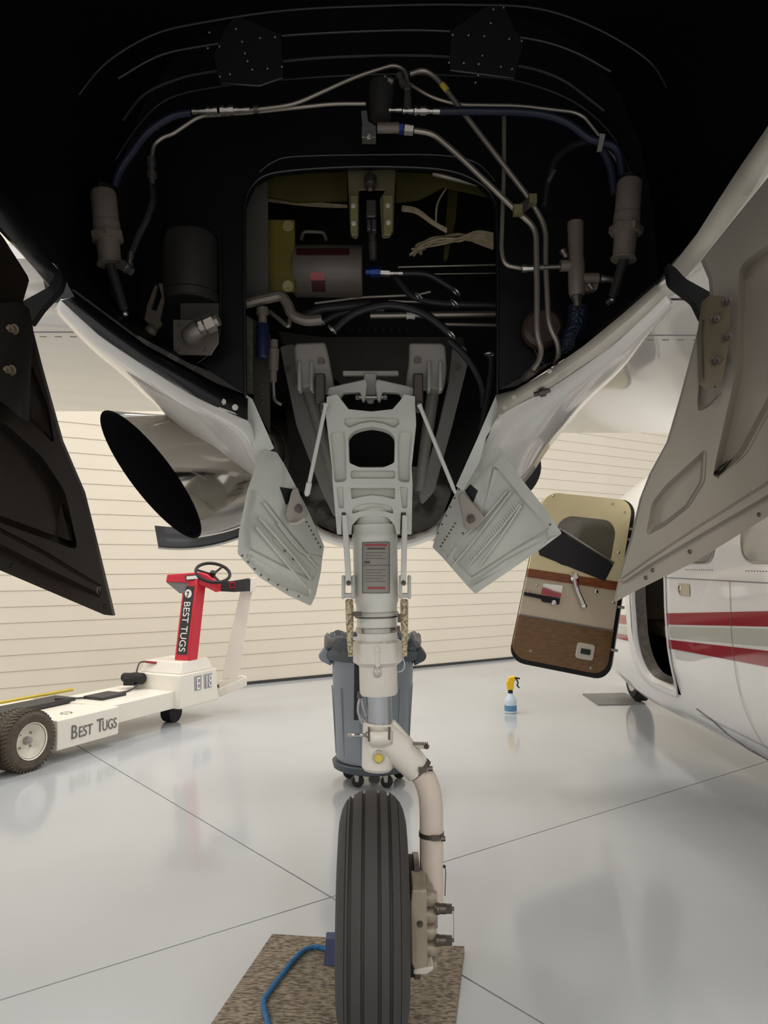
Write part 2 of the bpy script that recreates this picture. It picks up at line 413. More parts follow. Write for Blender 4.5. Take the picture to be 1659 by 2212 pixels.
# --- bulkhead with the tall slot
bulk = [(100, 640), (300, 760), (430, 845), (531, 868), (528, 520), (530, 440), (548, 398), (590, 374), (700, 362), (830, 359), (960, 366), (1030, 392), (1066, 430), (1074, 500), (1075, 850), (1115, 840), (1200, 780), (1300, 712), (1440, 605), (1600, 300), (1550, -150), (1250, -420), (829, -520), (400, -420), (120, -150), (40, 300)]
obj('bulkhead', pan(bulk, lambda a, b: 1.94, feats=[(soft2([(345, 500), (472, 500), (474, 740), (430, 792), (360, 795), (300, 730), (290, 560)], 30), 6, .03)], thick=.02), BLACK, AP, smooth=False, label='black rear bulkhead with a tall round-topped opening')
obj('opening_rim', pipe([(529, 860), (527, 520), (530, 440), (548, 398), (590, 374), (700, 363), (830, 360), (960, 367), (1030, 392), (1066, 430), (1075, 500), (1075, 850)], 1.93, 3, curve=True), BLACK2, AP)
obj('opening_rim', pipe([(560, 372), (590, 350), (640, 338), (830, 334), (960, 336), (1030, 352), (1070, 392)], 1.9, 2.2, curve=True), BLACK2, AP)
obj('hole_rim', pipe([(474, 500), (476, 700), (462, 750), (430, 782), (395, 795), (365, 797)], 1.92, 1.8, curve=True), BLACK2, AP)
obj('hole_rim', pipe([(1150, 740), (1165, 775), (1195, 800)], 1.92, 1.8, curve=True), BLACK2, AP)
# --- roof hoops and gussets
HO = [([(250, 345), (300, 270), (360, 215), (455, 190), (610, 172), (830, 160), (1030, 165), (1130, 178), (1240, 220), (1320, 290), (1365, 380)], 1.86, 2.2),
      ([(265, 262), (310, 205), (380, 172), (455, 155), (620, 131), (780, 121), (960, 122), (1125, 143), (1210, 170), (1270, 212), (1305, 240)], 1.78, 3.6),
      ([(255, 170), (340, 122), (430, 101), (600, 78), (830, 66), (980, 68), (1145, 84), (1240, 112), (1320, 155)], 1.66, 2.6),
      ([(170, 205), (230, 135), (330, 75), (440, 48), (620, 22), (830, 12), (1000, 10), (1160, 18), (1290, 62), (1400, 130), (1440, 190)], 1.55, 2.4)]
for pts, Y, r in HO: obj('roof_hoop', pipe(pts, Y, r, curve=True), BLACK2, AP)
for pts in ([(485, 62), (508, 30), (608, 74), (612, 168), (560, 186), (475, 180), (460, 120)], [(972, 66), (1050, 12), (1092, 14), (1112, 60), (1132, 92), (1112, 170), (972, 152)]):
    gs = obj('gusset_plate', plate(pts, 1.62, .006), BLACK2, AP, bevel=.002)
obj('rivet_row', rivets([(510, 62), (452, 70), (474, 100), (449, 104), (523, 90), (529, 115), (535, 132), (545, 150), (562, 82), (594, 80), (578, 148), (609, 144), (497, 160), (475, 165)] + [(978, 75), (1012, 76), (1046, 78), (1060, 50), (1100, 84), (1127, 88), (970, 135), (1002, 136), (1034, 138), (1042, 120), (1082, 144), (1106, 149), (1066, 20), (1088, 16), (1033, 162), (1027, 178)], 1.615, .0026), TUBEM, AP)

# --- belly skin either side (ruled, bulging), with the turned lip
def belly(L, Sil, sgn, name, lab):
    rows = []
    for (l, s) in zip(L, Sil):
        a = P(*l); b = P(*s); mid = (a + b) / 2 + Vector((sgn * .012, 0, -.02)); q1 = a.lerp(b, .25) + Vector((sgn * .008, 0, -.014)); q3 = a.lerp(b, .75) + Vector((sgn * .010, 0, -.014))
        bk = b + Vector((-sgn * .03, .35, .02)); bk2 = b + Vector((-sgn * .12, .9, .06))
        rows.append([a, q1, mid, q3, b, bk, bk2])
    # refine along the rows
    cols = [catmull([r[k] for r in rows], 5) for k in range(7)]
    return obj(name, M().grid(cols), SKINW, AP, smooth=70, solid=.004, label=lab)
LR = [(1437, 636, 1.56), (1375, 697, 1.60), (1309, 754, 1.66), (1189, 836, 1.80), (1081, 895, 1.93), (1050, 950, 2.05), (1004, 1040, 2.2), (950, 1138, 2.38)]
SR = [(1443, 642, 1.72), (1392, 712, 1.85), (1335, 795, 2.0), (1255, 882, 2.15), (1185, 965, 2.3), (1132, 1040, 2.4), (1050, 1112, 2.5), (955, 1172, 2.55)]
LL = [(133, 645, 1.56), (215, 722, 1.60), (300, 780, 1.66), (430, 860, 1.80), (533, 905, 1.93), (556, 965, 2.05), (600, 1040, 2.2), (660, 1138, 2.38)]
SL = [(128, 652, 1.72), (200, 735, 1.85), (270, 803, 2.0), (350, 885, 2.15), (420, 958, 2.3), (484, 1012, 2.4), (545, 1060, 2.5), (668, 1172, 2.55)]
belly(LR, SR, 1, 'belly_skin', 'glossy white belly skin right of the gear opening')
belly(LL, SL, -1, 'belly_skin', 'glossy white belly skin left of the gear opening')
# bottom of the belly behind the leg
rowsb = []
for k in range(9):
    t = k / 8; x = 655 + (968 - 655) * t; a = math.sin(math.pi * t)
    rowsb.append([P(x, 1128 + 40 * a, 2.42), P(x, 1140 + 44 * a, 2.47), P(x + (t - .5) * 8, 1148 + 43 * a, 2.62), P(x, 1150 + 30 * a, 3.2)])
obj('belly_keel', M().grid(rowsb), SKINW, AP, smooth=70, solid=.004, label='white curved underside behind the gear leg')
lipR = [((1419, 616), (1437, 635)), ((1345, 680), (1378, 694)), ((1264, 746), (1309, 754)), ((1180, 806), (1189, 836)), ((1115, 843), (1120, 872)), ((1073, 855), (1081, 895))]
Ys = [1.55, 1.6, 1.65, 1.78, 1.87, 1.93]
rr = M().grid([[P(*a, Y), P((a[0] + b[0]) / 2, (a[1] + b[1]) / 2, Y - .01), P(*b, Y - .005)] for (a, b), Y in zip(lipR, Ys)])
obj('lip_flange', rr, LIPM, AP, solid=.004, label='pale turned lip along the right belly edge')
lipL = [((160, 642), (133, 647)), ((250, 705), (215, 722)), ((330, 765), (300, 780)), ((430, 820), (425, 858)), ((480, 845), (478, 885)), ((533, 862), (533, 908))]
rr = M().grid([[P(*a, Y), P((a[0] + b[0]) / 2, (a[1] + b[1]) / 2, Y - .01), P(*b, Y - .005)] for (a, b), Y in zip(lipL, Ys)])
obj('lip_flange', rr, BLACK2, AP, solid=.004, label='turned lip along the left belly edge, shade painted in as black')  # left belly lip takes the hoop black, its shade painted as colour
obj('latch_socket', M().tube(catmull([P(1155, 852, 1.80), P(1170, 848, 1.79), P(1188, 842, 1.78)]), [.006, .011, .006], 10), BOLTD, AP)
bolts_each([(1110, 858), (1090, 880), (1187, 802), (1212, 812)], lambda a, b: 1.84 if a < 1150 else 1.72, 4, .003, LIPM, AP)
bolts_each([(482, 868), (508, 880)], 1.86, 5, .004, STEEL, AP)
# forward lips
def strip(ptsA, ptsB, Yl, m_, lab):
    obj('lip_flange', M().grid([[P(*a, Y), P(*b, Y)] for a, b, Y in zip(ptsA, ptsB, Yl)]), m_, AP, solid=.012, label=lab)
strip([(1455, 572), (1510, 500), (1560, 425), (1612, 355), (1659, 290), (1800, 80)], [(1478, 604), (1545, 525), (1600, 452), (1632, 415), (1672, 350), (1830, 130)], [1.5, 1.42, 1.34, 1.27, 1.2, 1.02], LIPM, 'pale lip along the right edge of the nose bay')
strip([(133, 590), (100, 555), (70, 515), (35, 470), (0, 425), (-160, 225)], [(108, 622), (72, 578), (40, 542), (18, 520), (-10, 490), (-180, 290)], [1.5, 1.42, 1.34, 1.27, 1.2, 1.02], BLACK2, 'lip along the left edge of the nose bay, shade painted in as black')  # left bay lip is black because its shade is painted in

# --- slot side plates and inner compartment
obj('slot_plate', plate([(531, 852), (545, 862), (592, 968), (575, 978), (552, 1010), (545, 955), (531, 930)], lambda a, b: 1.93 + (b - 850) * .0009, .004), SDOOR, AP)
obj('slot_plate', plate([(1075, 845), (1082, 860), (1082, 890), (1050, 945), (1035, 1000), (1000, 1060), (985, 1050), (1030, 950)], lambda a, b: 1.93 + (b - 850) * .0009, .004), SDOOR, AP)
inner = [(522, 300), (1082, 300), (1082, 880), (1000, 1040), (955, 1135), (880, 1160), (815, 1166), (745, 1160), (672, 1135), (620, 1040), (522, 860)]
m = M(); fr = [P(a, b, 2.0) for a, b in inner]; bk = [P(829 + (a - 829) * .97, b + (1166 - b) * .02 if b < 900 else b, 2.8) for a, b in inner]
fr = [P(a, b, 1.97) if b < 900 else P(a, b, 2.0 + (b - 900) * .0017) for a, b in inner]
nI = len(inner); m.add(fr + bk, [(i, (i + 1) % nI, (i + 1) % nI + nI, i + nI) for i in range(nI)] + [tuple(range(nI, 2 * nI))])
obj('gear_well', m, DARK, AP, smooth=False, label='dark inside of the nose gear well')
obj('stained_panel', plate([(648, 1012), (700, 1008), (905, 1008), (965, 1012), (985, 1040), (950, 1130), (895, 1155), (815, 1163), (735, 1155), (678, 1130), (655, 1080)], 2.66, .01), STAIN, AP, label='stained bare metal panel behind the gear leg')
rm = [(652 + 11 * k * 3.0, 0) for k in range(10)]
obj('rivet_row', rivets([(690 + 26 * k, 1140 + 22 * math.sin(math.pi * (k + .8) / 10.6)) for k in range(10)], 2.40, .005), BOLTD, AP)
obj('rim_flange', pipe([(655, 1110), (690, 1144), (745, 1163), (815, 1171), (880, 1163), (935, 1142), (968, 1105)], 2.39, 5, curve=True), STAIN, AP)
wheelbase = obj('side_panel', plate([(530, 392), (578, 388), (580, 650), (530, 655)], 2.05, .01), mat('side_grey', (74, 72, 67), .5), AP)
obj('roof_panel', plate([(545, 392), (590, 376), (750, 371), (750, 432), (640, 436), (580, 425)], 2.12, .01), OLIVE, AP)
obj('roof_panel', plate([(855, 372), (960, 376), (1040, 402), (1060, 425), (960, 402), (905, 430), (855, 436)], 2.12, .01), OLIVE, AP)
obj('frame_rib', plate([(970, 395), (990, 395), (985, 470), (966, 560), (958, 560), (964, 470)], 2.3, .02), OLIVE, AP)
obj('edge_strip', pipe([(935, 375), (985, 388), (1050, 402)], 2.0, 5), TUBEM, AP)
obj('mount_plate', plate([(579, 474), (637, 474), (637, 630), (579, 630)], 2.1, .012), mat('yellow_chromate', (104, 92, 20), .5, var=.2, scale=12), AP, bevel=.002, label='yellow painted mounting plate')
bolts_each([(622, 488), (622, 618)], 2.1, 9, .012, BRASS, AP)
# motor
Ym = 2.16
mo = obj('motor', seg((637, 586), (783, 586), Ym, [(0, 54), (.02, 56), (.97, 56), (1, 53)], 28), mat('motor_grey', (104, 97, 89), .42, var=.15, scale=20, stretch=(1, 1, 8)), AP, label='grey cylindrical motor with red labels')
def wrap(px0, px1, py0, py1, R, cy, Y, extra=1.012):
    rows = []
    for k in range(7):
        y = py0 + (py1 - py0) * k / 6; s_ = (y - cy) / R; rows.append([P(px, y, Y) + Vector((0, -math.sqrt(max(0, 1 - min(s_ * s_, .99))) * R * S(Y) * extra - (Y * 0), 0)) for px in (px0, px1)])
    return M().grid(rows)
obj('name_strip', wrap(646, 757, 556, 573, 56, 586, Ym, 1.03), MARO, mo, label='dark maroon strip')
obj('sticker', wrap(675, 705, 608, 622, 56, 586, Ym, 1.03), REDL, mo, label='small red sticker')
obj('sticker', wrap(677, 705, 622, 638, 56, 586, Ym, 1.05), MARO, mo, label='dark red lower sticker')
obj('motor_handle', pipe([(650, 520), (655, 500), (700, 502), (705, 520)], 2.2, 4), TANM, AP)
obj('tank', seg((345, 575), (472, 575), 1.93, [(0, 10), (0, 10)], 8) if False else M().lathe(P(410, 655, 1.94), (0, 0, 1), [(0, .068), (.005, .074), (.022, .074), (.026, .070), (.16, .070), (.178, .062), (.186, .045)], 30), mat('tank_grey', (50, 47, 43), .5, var=.2, scale=8), AP, label='dark round-topped tank behind the left of the bulkhead')
# elbow fitting on its plate
pl = obj('fitting_plate', plate([(373, 690), (470, 688), (472, 740), (455, 767), (374, 766)], 1.86, .008), mat('plate_grey', (104, 98, 90), .45, var=.15), AP, bevel=.002)
obj('backing_plate', plate([(390, 655), (472, 655), (472, 690), (390, 692)], 1.88, .008), mat('plate_dark', (58, 55, 52), .5), AP)
obj('elbow', M().tube(rounded([P(414, 728, 1.87), P(408, 724, 1.81), P(432, 708, 1.80)], .02, 6), .021, 18).tube([P(428, 710, 1.80), P(472, 690, 1.79)], .015, 14).lathe(P(414, 726, 1.86), TOC, [(0, .026), (.012, .026)], 18), mat('elbow_nickel', (150, 142, 132), .35, metal=.6), pl)
obj('nut', seg((432, 706), (440, 703), 1.795, [(0, 20), (1, 20)], 6), mat('elbow_nickel', (150, 142, 132)), pl)
obj('nut', seg((444, 702), (462, 694), 1.795, [(0, 21), (1, 21)], 6), mat('elbow_nickel', (150, 142, 132)), pl)
bolts_each([(383, 755), (440, 754), (384, 700)], 1.86, 5, .006, BOLTD, pl)
obj('clevis', plate([(318, 660), (335, 615), (340, 618), (326, 668), (338, 672), (350, 640), (342, 612), (350, 612), (354, 650), (345, 690), (350, 700), (335, 715), (312, 690)], 1.84, .008), mat('clevis_tan', (84, 74, 62), .5), AP)
obj('ball_end', M().ball(P(325, 715, 1.84), .016, 12), mat('clevis_tan', (84, 74, 62), .5), AP)

# door actuators left and right
def actuator(a, b, c, d, Y, Rb):
    e = part_empty('door_actuator', AP)
    obj('body', seg(a, b, Y, [(0, Rb * .92), (.03, Rb), (.42, Rb), (.43, Rb * 1.05), (.6, Rb * 1.05), (.61, Rb * 1.2), (.67, Rb * 1.2), (.68, Rb * .9), (.97, Rb * .88), (.975, Rb * 1.0), (1, Rb)], 24), TANM, e)
    obj('hex_nut', seg((a[0] + (b[0] - a[0]) * .58, a[1] + (b[1] - a[1]) * .58), (a[0] + (b[0] - a[0]) * .66, a[1] + (b[1] - a[1]) * .66), Y, [(0, Rb * 1.32), (1, Rb * 1.32)], 6), TANM, e)
    obj('cap', seg((a[0], a[1] - 16), a, Y, [(0, Rb * .5), (.3, Rb * .8), (1, Rb * .8)], 10), BLACK2, e)
    obj('rod', seg(b, d, Y, [(0, 11), (.9, 10), (.92, 7), (1, 7)], 14), mat('rod_dark', (66, 62, 60), .35, metal=.4), e)
    obj('rod_end', M().ball(P(d[0], d[1], Y), .008, 8), STEEL, e)
    return e
actuator((223, 415), (238, 572), None, (270, 678), 1.74, 28)
actuator((1361, 392), (1347, 562), None, (1322, 648), 1.74, 28)
obj('port_fitting', seg((262, 570), (285, 588), 1.72, [(0, 12), (.6, 12), (.61, 9), (1, 9)], 8), STEEL, AP)
obj('port_fitting', seg((1312, 655), (1318, 650), 1.72, [(0, 6), (1, 6)], 8), STEEL, AP)

# hoses and tubes
def hose(px, Y, r, m_, nm='hose', lab=None, curve=True): return obj(nm, pipe(px, Y, r, curve=curve, n=10), m_, AP, label=lab)
hose([(412, 243), (370, 252), (320, 285), (285, 330), (258, 370), (247, 405)], 1.78, 9, NAVY, lab='navy hose curving down the left side')
hose([(327, 400), (330, 430), (318, 470), (298, 510), (285, 545)], 1.80, 9, HOSEK)
hose([(950, 240), (1050, 240), (1150, 244), (1220, 262), (1275, 300), (1330, 320), (1345, 380)], 1.78, 9, NAVY, lab='navy hose running to the right actuator')
hose([(1345, 335), (1300, 305), (1250, 310), (1205, 340), (1185, 390), (1175, 450)], 1.8, 9, HOSEK)
hose([(1300, 320), (1318, 360), (1328, 420)], 1.79, 9, NAVY)
T = [([(505, 242), (635, 226), (770, 165), (850, 140), (875, 150), (880, 178)], 1.80, 4.5), ([(440, 250), (540, 243), (720, 224), (790, 224)], 1.82, 4.5),
     ([(440, 250), (422, 256), (372, 290), (352, 296), (332, 312), (327, 345)], 1.82, 4.5),
     ([(885, 160), (915, 150), (940, 165), (965, 195), (1010, 255), (1145, 430), (1180, 490), (1178, 560), (1185, 700), (1205, 740), (1207, 768), (1198, 790)], 1.80, 6),
     ([(895, 282), (935, 288), (985, 330), (1115, 455), (1158, 492), (1160, 620), (1160, 720), (1170, 755), (1165, 780), (1150, 800)], 1.78, 6.5),
     ([(1089, 245), (1089, 360), (1083, 540), (1090, 573), (1130, 580), (1150, 580)], 1.82, 5), ([(880, 178), (930, 210), (990, 226), (1120, 228), (1240, 242), (1262, 252), (1300, 300), (1342, 360)], 1.83, 4)]
for pts, Y, r in T: obj('metal_tube', pipe(pts, Y, r, rnd=.035, n=10), TUBEM, AP)
obj('yellow_band', seg((955, 182), (966, 195), 1.795, [(0, 7), (1, 7)], 12), mat('band_yellow', (200, 170, 60), .5), AP, label='yellow identification band')
for (a, b, r) in (((415, 241), (446, 240), 6), ((446, 240), (470, 239), 9), ((476, 239), (505, 238), 11), ((505, 238), (540, 237), 6)):
    obj('hose_fitting', seg(a, b, 1.78, [(0, r), (.3, r), (.31, r * .8), (.6, r * .8), (.61, r), (1, r)], 8), STEEL, AP)
obj('tube_clamp', seg((548, 236), (558, 236), 1.8, [(0, 10), (1, 10)], 10), BOLTD, AP)
for a, b, r in (((326, 340), (329, 400), 9), ((283, 545), (277, 590), 7)):
    obj('hose_fitting', seg(a, b, 1.8, [(0, r), (.3, r * 1.1), (.31, r * .8), (.5, r * .8), (.52, r * 1.2), (.75, r * 1.2), (.76, r * .8), (1, r * .7)], 8), mat('fit_dark', (110, 104, 98), .35, metal=.7), AP)
obj('hose_fitting', seg((1185, 392), (1197, 368), 1.79, [(0, 5), (1, 5)], 8), STEEL, AP)
obj('tie_strap', plate([(1296, 288), (1308, 290), (1300, 325), (1290, 326), (1294, 305)], 1.76, .006), mat('strap_white', (150, 146, 138), .5), AP)
obj('tube_clamp', M().box(P(1118, 455, 1.76), (.02, .02, .022)), BRASS, AP); obj('tube_clamp', M().box(P(1150, 432, 1.78), (.018, .02, .022)), BRASS, AP)
obj('clamp_link', plate([(1120, 442), (1145, 425), (1155, 440), (1130, 462)], 1.79, .004), BOLTD, AP)
# selector valve
vb = obj('selector_valve', M().lathe(P(822, 255, 1.8), P(825, 172, 1.8) - P(822, 255, 1.8), [(0, .026), (.07, .031), (.085, .030), (.095, .02)], 20), mat('valve_dark', (42, 40, 38), .5), AP, label='dark valve body at the top centre of the bay')
obj('valve_foot', seg((815, 276), (862, 276), 1.79, [(0, 12), (1, 12)], 16), TANM, vb)
obj('valve_block', M().box(P(797, 292, 1.79), (.034, .03, .028)).hexbolt(P(797, 292, 1.775), TOC, .008, .006), STEEL, vb, bevel=.002)
obj('valve_bracket', plate([(780, 240), (792, 238), (795, 262), (812, 272), (812, 284), (784, 282)], 1.78, .01), STEEL, vb)
obj('valve_nut', seg((862, 278), (872, 278), 1.79, [(0, 13), (1, 13)], 6), BLUEF, vb)
obj('valve_nut', seg((874, 279), (893, 281), 1.79, [(0, 13), (1, 12)], 6), STEEL, vb)
for a, b, r in (((870, 240), (893, 240), 7), ((895, 240), (920, 240), 10), ((920, 240), (950, 241), 7), ((880, 185), (880, 235), 9), ((830, 168), (850, 178), 9), ((862, 160), (874, 186), 9), ((1068, 242), (1095, 242), 5), ((840, 238), (868, 238), 5)):
    obj('hose_fitting', seg(a, b, 1.78, [(0, r), (.2, r), (.22, r * .75), (.5, r * .75), (.52, r), (1, r)], 8), STEEL if a[1] > 236 else mat('fit_dark', (110, 104, 98), .35, metal=.7), AP)
# right tee valve
tv = obj('tee_valve', seg((1243, 480), (1246, 640), 1.8, [(0, 17), (.02, 18), (.52, 17), (.55, 19), (.95, 18), (1, 15)], 20).add(*[[], []]), TANM, AP, label='tan tee-shaped valve on the right of the bay')
obj('tee_arm', seg((1210, 574), (1245, 574), 1.8, [(0, 13), (1, 13)], 14), TANM, tv); obj('tee_arm', seg((1250, 602), (1292, 602), 1.8, [(0, 13), (1, 13)], 14), TANM, tv)
obj('tee_foot', plate([(1258, 600), (1295, 598), (1290, 625), (1265, 630)], 1.8, .02), TANM, tv)
for a, b, r in (((1128, 580), (1152, 580), 9), ((1150, 578), (1210, 576), 7), ((1297, 602), (1322, 604), 9), ((1245, 640), (1248, 662), 12), ((1215, 540), (1224, 556), 8), ((1272, 614), (1280, 624), 6)):
    obj('hose_fitting', seg(a, b, 1.79, [(0, r), (.4, r), (.42, r * .8), (1, r * .8)], 8), STEEL if r == 9 else mat('fit_dark', (110, 104, 98), .35, metal=.7), AP)
hose([(1248, 662), (1245, 700), (1230, 735), (1222, 770)], 1.84, 20, mat('corrugated_blue', (24, 34, 54), .4, bump=.6, bscale=120), lab='dark blue corrugated hose')
obj('round_unit', M().lathe(P(1168, 715, 1.92), (0, -1, 0), [(0, .05), (.03, .05), (.04, .04)], 26), mat('unit_brown', (62, 46, 40), .45), AP)
obj('elbow_joint', M().tube(rounded([P(1155, 798, 1.78), P(1145, 805, 1.8), P(1135, 815, 1.84)]), .011, 10), BOLTD, AP)

# inside the slot: uplock bracket
Yu = 2.0
ub = obj('uplock_bracket', plate(soft2([(751, 367), (855, 366), (853, 402), (850, 500), (842, 513), (825, 514), (820, 430), (833, 410), (775, 410), (775, 508), (770, 516), (757, 510), (753, 420)], 5), Yu, .006), mat('bracket_cad', (116, 108, 80), .4, metal=.4, var=.2, scale=20), AP, bevel=.001, label='cadmium plated uplock bracket')
for q in ([(757, 422), (773, 422), (773, 508), (760, 508), (757, 500)], [(827, 422), (849, 421), (848, 500), (843, 508), (829, 508)]):
    obj('bracket_strip', plate(q, Yu - .012, .01), BRASS, ub, bevel=.001)
bolts_each([(763, 445), (764, 483), (838, 444), (839, 481)], Yu - .012, 4, .005, STEEL, ub)
obj('plunger', M().lathe(P(800, 388, Yu), (0, -.6, -1), [(0, .018), (.03, .016), (.034, .012), (.045, .006)], 16), BOLTD, ub)
obj('hook', M().box(P(802, 455, Yu + .03), (.028, .03, .05)).box(P(797, 488, Yu + .02), (.012, .02, .03)).box(P(808, 490, Yu + .03), (.014, .03, .035)), mat('hook_dark', (82, 76, 74), .4, metal=.5), ub, bevel=.004)
obj('hook_rod', seg((804, 500), (806, 560), Yu + .05, [(0, 8), (.4, 8), (.42, 10), (1, 8)], 10), mat('hook_dark', (82, 76, 74), .4, metal=.5), ub)
obj('lock_wire', pipe([(790, 385), (805, 370), (815, 360), (812, 358), (800, 368)], Yu - .01, 1), STEEL, ub)
hf = obj('blue_tee', seg((790, 587), (822, 587), 2.1, [(0, 9), (.3, 9), (.31, 13), (1, 13)], 8), BLUEF, AP, label='blue anodised tee fitting')
obj('hose_fitting', seg((822, 589), (842, 590), 2.1, [(0, 8), (1, 8)], 6), STEEL, AP); obj('hose_fitting', seg((842, 590), (870, 590), 2.1, [(0, 5), (.3, 5), (.32, 4), (.6, 4), (.62, 5), (1, 5)], 8), STEEL, AP)
hose([(868, 590), (920, 592), (960, 612), (990, 632)], 2.12, 7, HOSEK); hose([(855, 598), (880, 630), (905, 645), (960, 655), (1070, 658)], 2.14, 8, HOSEK)
hose([(722, 712), (760, 680), (810, 662), (860, 660), (920, 680), (975, 722)], 2.05, 9, HOSEK, lab='black hose arching over the gear leg')
hose([(640, 690), (690, 668), (740, 662), (800, 655)], 2.08, 9, HOSEK); hose([(690, 700), (730, 678), (780, 668), (830, 668)], 2.1, 7, HOSEK)
hose([(970, 735), (1010, 775), (1040, 830), (1045, 880)], 2.1, 8, HOSEK); hose([(1060, 760), (1062, 800), (1050, 880), (1040, 930)], 2.08, 9, HOSEK)
for p, Y in (((693, 692), 2.03), ((718, 712), 2.03), ((905, 640), 2.1), ((985, 630), 2.1), ((982, 655), 2.08), ((975, 722), 2.03), ((1058, 765), 2.06)):
    a = P(*p, Y); obj('hose_clamp', M().ring(a, (.7, 0, .7) if p[0] < 1000 else (0, 0, 1), .0135, .003, 16, 6), STEEL, AP)
for pts, Y, r in (([(800, 682), (1070, 678)], 2.3, 7), ([(860, 577), (1070, 572)], 2.35, 2.5), ([(930, 592), (1070, 590)], 2.35, 1.6), ([(680, 655), (780, 642), (900, 637), (930, 630)], 2.2, 3), ([(840, 650), (1000, 655)], 2.25, 3), ([(960, 700), (1075, 702)], 2.4, 5), ([(582, 672), (625, 708), (625, 690)], 2.1, 5)):
    obj('metal_tube', pipe(pts, Y, r), TUBEM, AP)
obj('tube_band', seg((878, 682), (896, 682), 2.29, [(0, 8), (.2, 8), (.22, 7), (.7, 7), (.72, 8), (1, 8)], 10), WHITEP, AP)
hose([(528, 656), (575, 645), (605, 640), (620, 655), (632, 680), (660, 692), (695, 690)], 2.02, 12, mat('duct_grey', (120, 112, 102), .4, metal=.3), 'duct', lab='grey duct bending into the bay')
obj('blue_filter', seg((567, 700), (567, 775), 2.02, [(0, 12), (.05, 14), (.95, 14), (1, 11)], 18), mat('filter_blue', (24, 34, 66), .4), AP, label='small blue cylinder')
obj('hose_fitting', seg((567, 665), (567, 700), 2.02, [(0, 13), (.4, 14), (.42, 9), (1, 10)], 12), TANM, AP)
obj('small_actuator', seg((592, 735), (590, 825), 2.04, [(0, 9), (.2, 9), (.22, 12), (.7, 11), (.72, 8), (1, 8)], 12), TANM, AP)
obj('metal_tube', pipe([(590, 825), (592, 865), (608, 874)], 2.04, 4), STEEL, AP)
obj('bay_frame', plate([(548, 690), (582, 720), (582, 935), (548, 870)], 2.1, .02), mat('frame_olive', (66, 60, 44), .5), AP); obj('rivet_row', rivets([(566, 851), (566, 871), (566, 830)], 2.095, .003), BRASS, AP)
obj('bay_frame', plate([(531, 680), (546, 690), (546, 850), (531, 850)], 2.0, .01), mat('frame_mottled', (88, 84, 76), .5, var=.5, scale=60), AP)
# wire bundle
wb = part_empty('wiring_loom', AP, 'bundle of pale wires tied together')
for k in range(9):
    random.seed(k); o_ = lambda: random.uniform(-9, 9)
    obj('wire', pipe([(885 + 4 * k, 545 + o_()), (910 + o_(), 530 + o_()), (950, 520 + o_()), (990, 515 + o_()), (1030, 512 + k * 3 - 12), (1066, 505 + k * 4)], 2.22 + .004 * k, 3.0, curve=True, n=6), WIREM, wb)
for k in range(3): obj('wire', pipe([(868, 446 + 4 * k), (900, 452 + 4 * k), (935, 478 + 3 * k), (965, 495 + 3 * k)], 2.2, 3, curve=True, n=6), WIREM, wb)
for k in range(4): obj('wire', pipe([(580, 425 + 3 * k), (640, 432 + 3 * k), (700, 440 + 2 * k), (750, 444 + k)], 2.2 + .01 * k, 2.4, curve=True, n=6), WIREM, wb)
obj('wire', pipe([(968, 400), (945, 440), (942, 480)], 2.2, 2.4, curve=True, n=6), WIREM, wb)
obj('web_panel', plate([(600, 715), (690, 728), (1000, 728), (1010, 790), (960, 830), (860, 850), (760, 850), (690, 790), (610, 740)], 2.6, .01), mat('web_grey', (78, 75, 66), .5, var=.2, scale=6), AP)
obj('rivet_row', rivets([(742 + k * 14, 736) for k in range(12)] + [(760 + k * 17, 712) for k in range(8)], 2.595, .003), BOLTD, AP)
obj('well_drum', M().lathe(P(1015, 970, 2.55), (-.3, -1, 0), [(0, .13), (.03, .13), (.035, .12)], 30), DARK, AP)
obj('well_drum', M().lathe(P(620, 980, 2.6), (.3, -1, 0), [(0, .14), (.03, .14), (.035, .12), (.036, .09)], 30), mat('drum_dark', (48, 44, 40), .5), AP)

# --- wings
def wing(sgn, z, ys, x0, x1, lab):
    o_ = part_empty('wing', AP, lab)
    def und(x, y):
        t = (y - ys[0]) / (ys[-1] - ys[0]); return z + .05 * (1 - t) ** 6 - .0 + .012 * math.sin(math.pi * t) * -1
    Yl = ys[0]; rowsU = []; rowsT = []
    yy = [ys[0] + (ys[-1] - ys[0]) * k / 20 for k in range(21)]
    for k in range(12):
        x = sgn * (x0 + (x1 - x0) * k / 11)
        rowsU.append([Vector((x, y, und(x, y))) for y in yy] + [Vector((x, y, z + .05 + .16 * math.sin(math.pi * ((y - ys[0]) / (ys[-1] - ys[0])) ** .6))) for y in reversed(yy[:-1])])
    m_ = M().grid(rowsU); n_ = len(rowsU[0]); m_.f.append(tuple(range(n_))); m_.f.append(tuple(range(n_ * 11, n_ * 12)))
    obj('wing_skin', m_, SKINW, o_, smooth=50)
    for i, y in enumerate(ys[1:-1]):
        wdt = (.010, .005, .005)[i % 3]
        obj('seam', M().box((sgn * (x0 + x1) / 2, y, und(0, y) - .0005), ((x1 - x0) * (.95 if i else .95), wdt, .002)), SEAMD if i == 0 else SEAM, o_, smooth=False)
    obj('rivet_row', rivets([], 1), SEAM, o_) if False else None
    mr = M()
    for k in range(40): mr.box((sgn * (x0 + .06 + k * .05), ys[2] + .045, und(0, ys[2] + .045) - .0004), (.022, .004, .0016))
    obj('rivet_row', mr, SEAM, o_, smooth=False)
    return o_
wing(-1, 2.0, (1.98, 2.22, 2.46, 3.78), .77, 4.2, 'white left-hand wing underside')
wing(1, 1.98, (1.98, 2.17, 2.45, 4.30), .77, 2.9, 'glossy white right-hand wing underside reflecting the hangar')

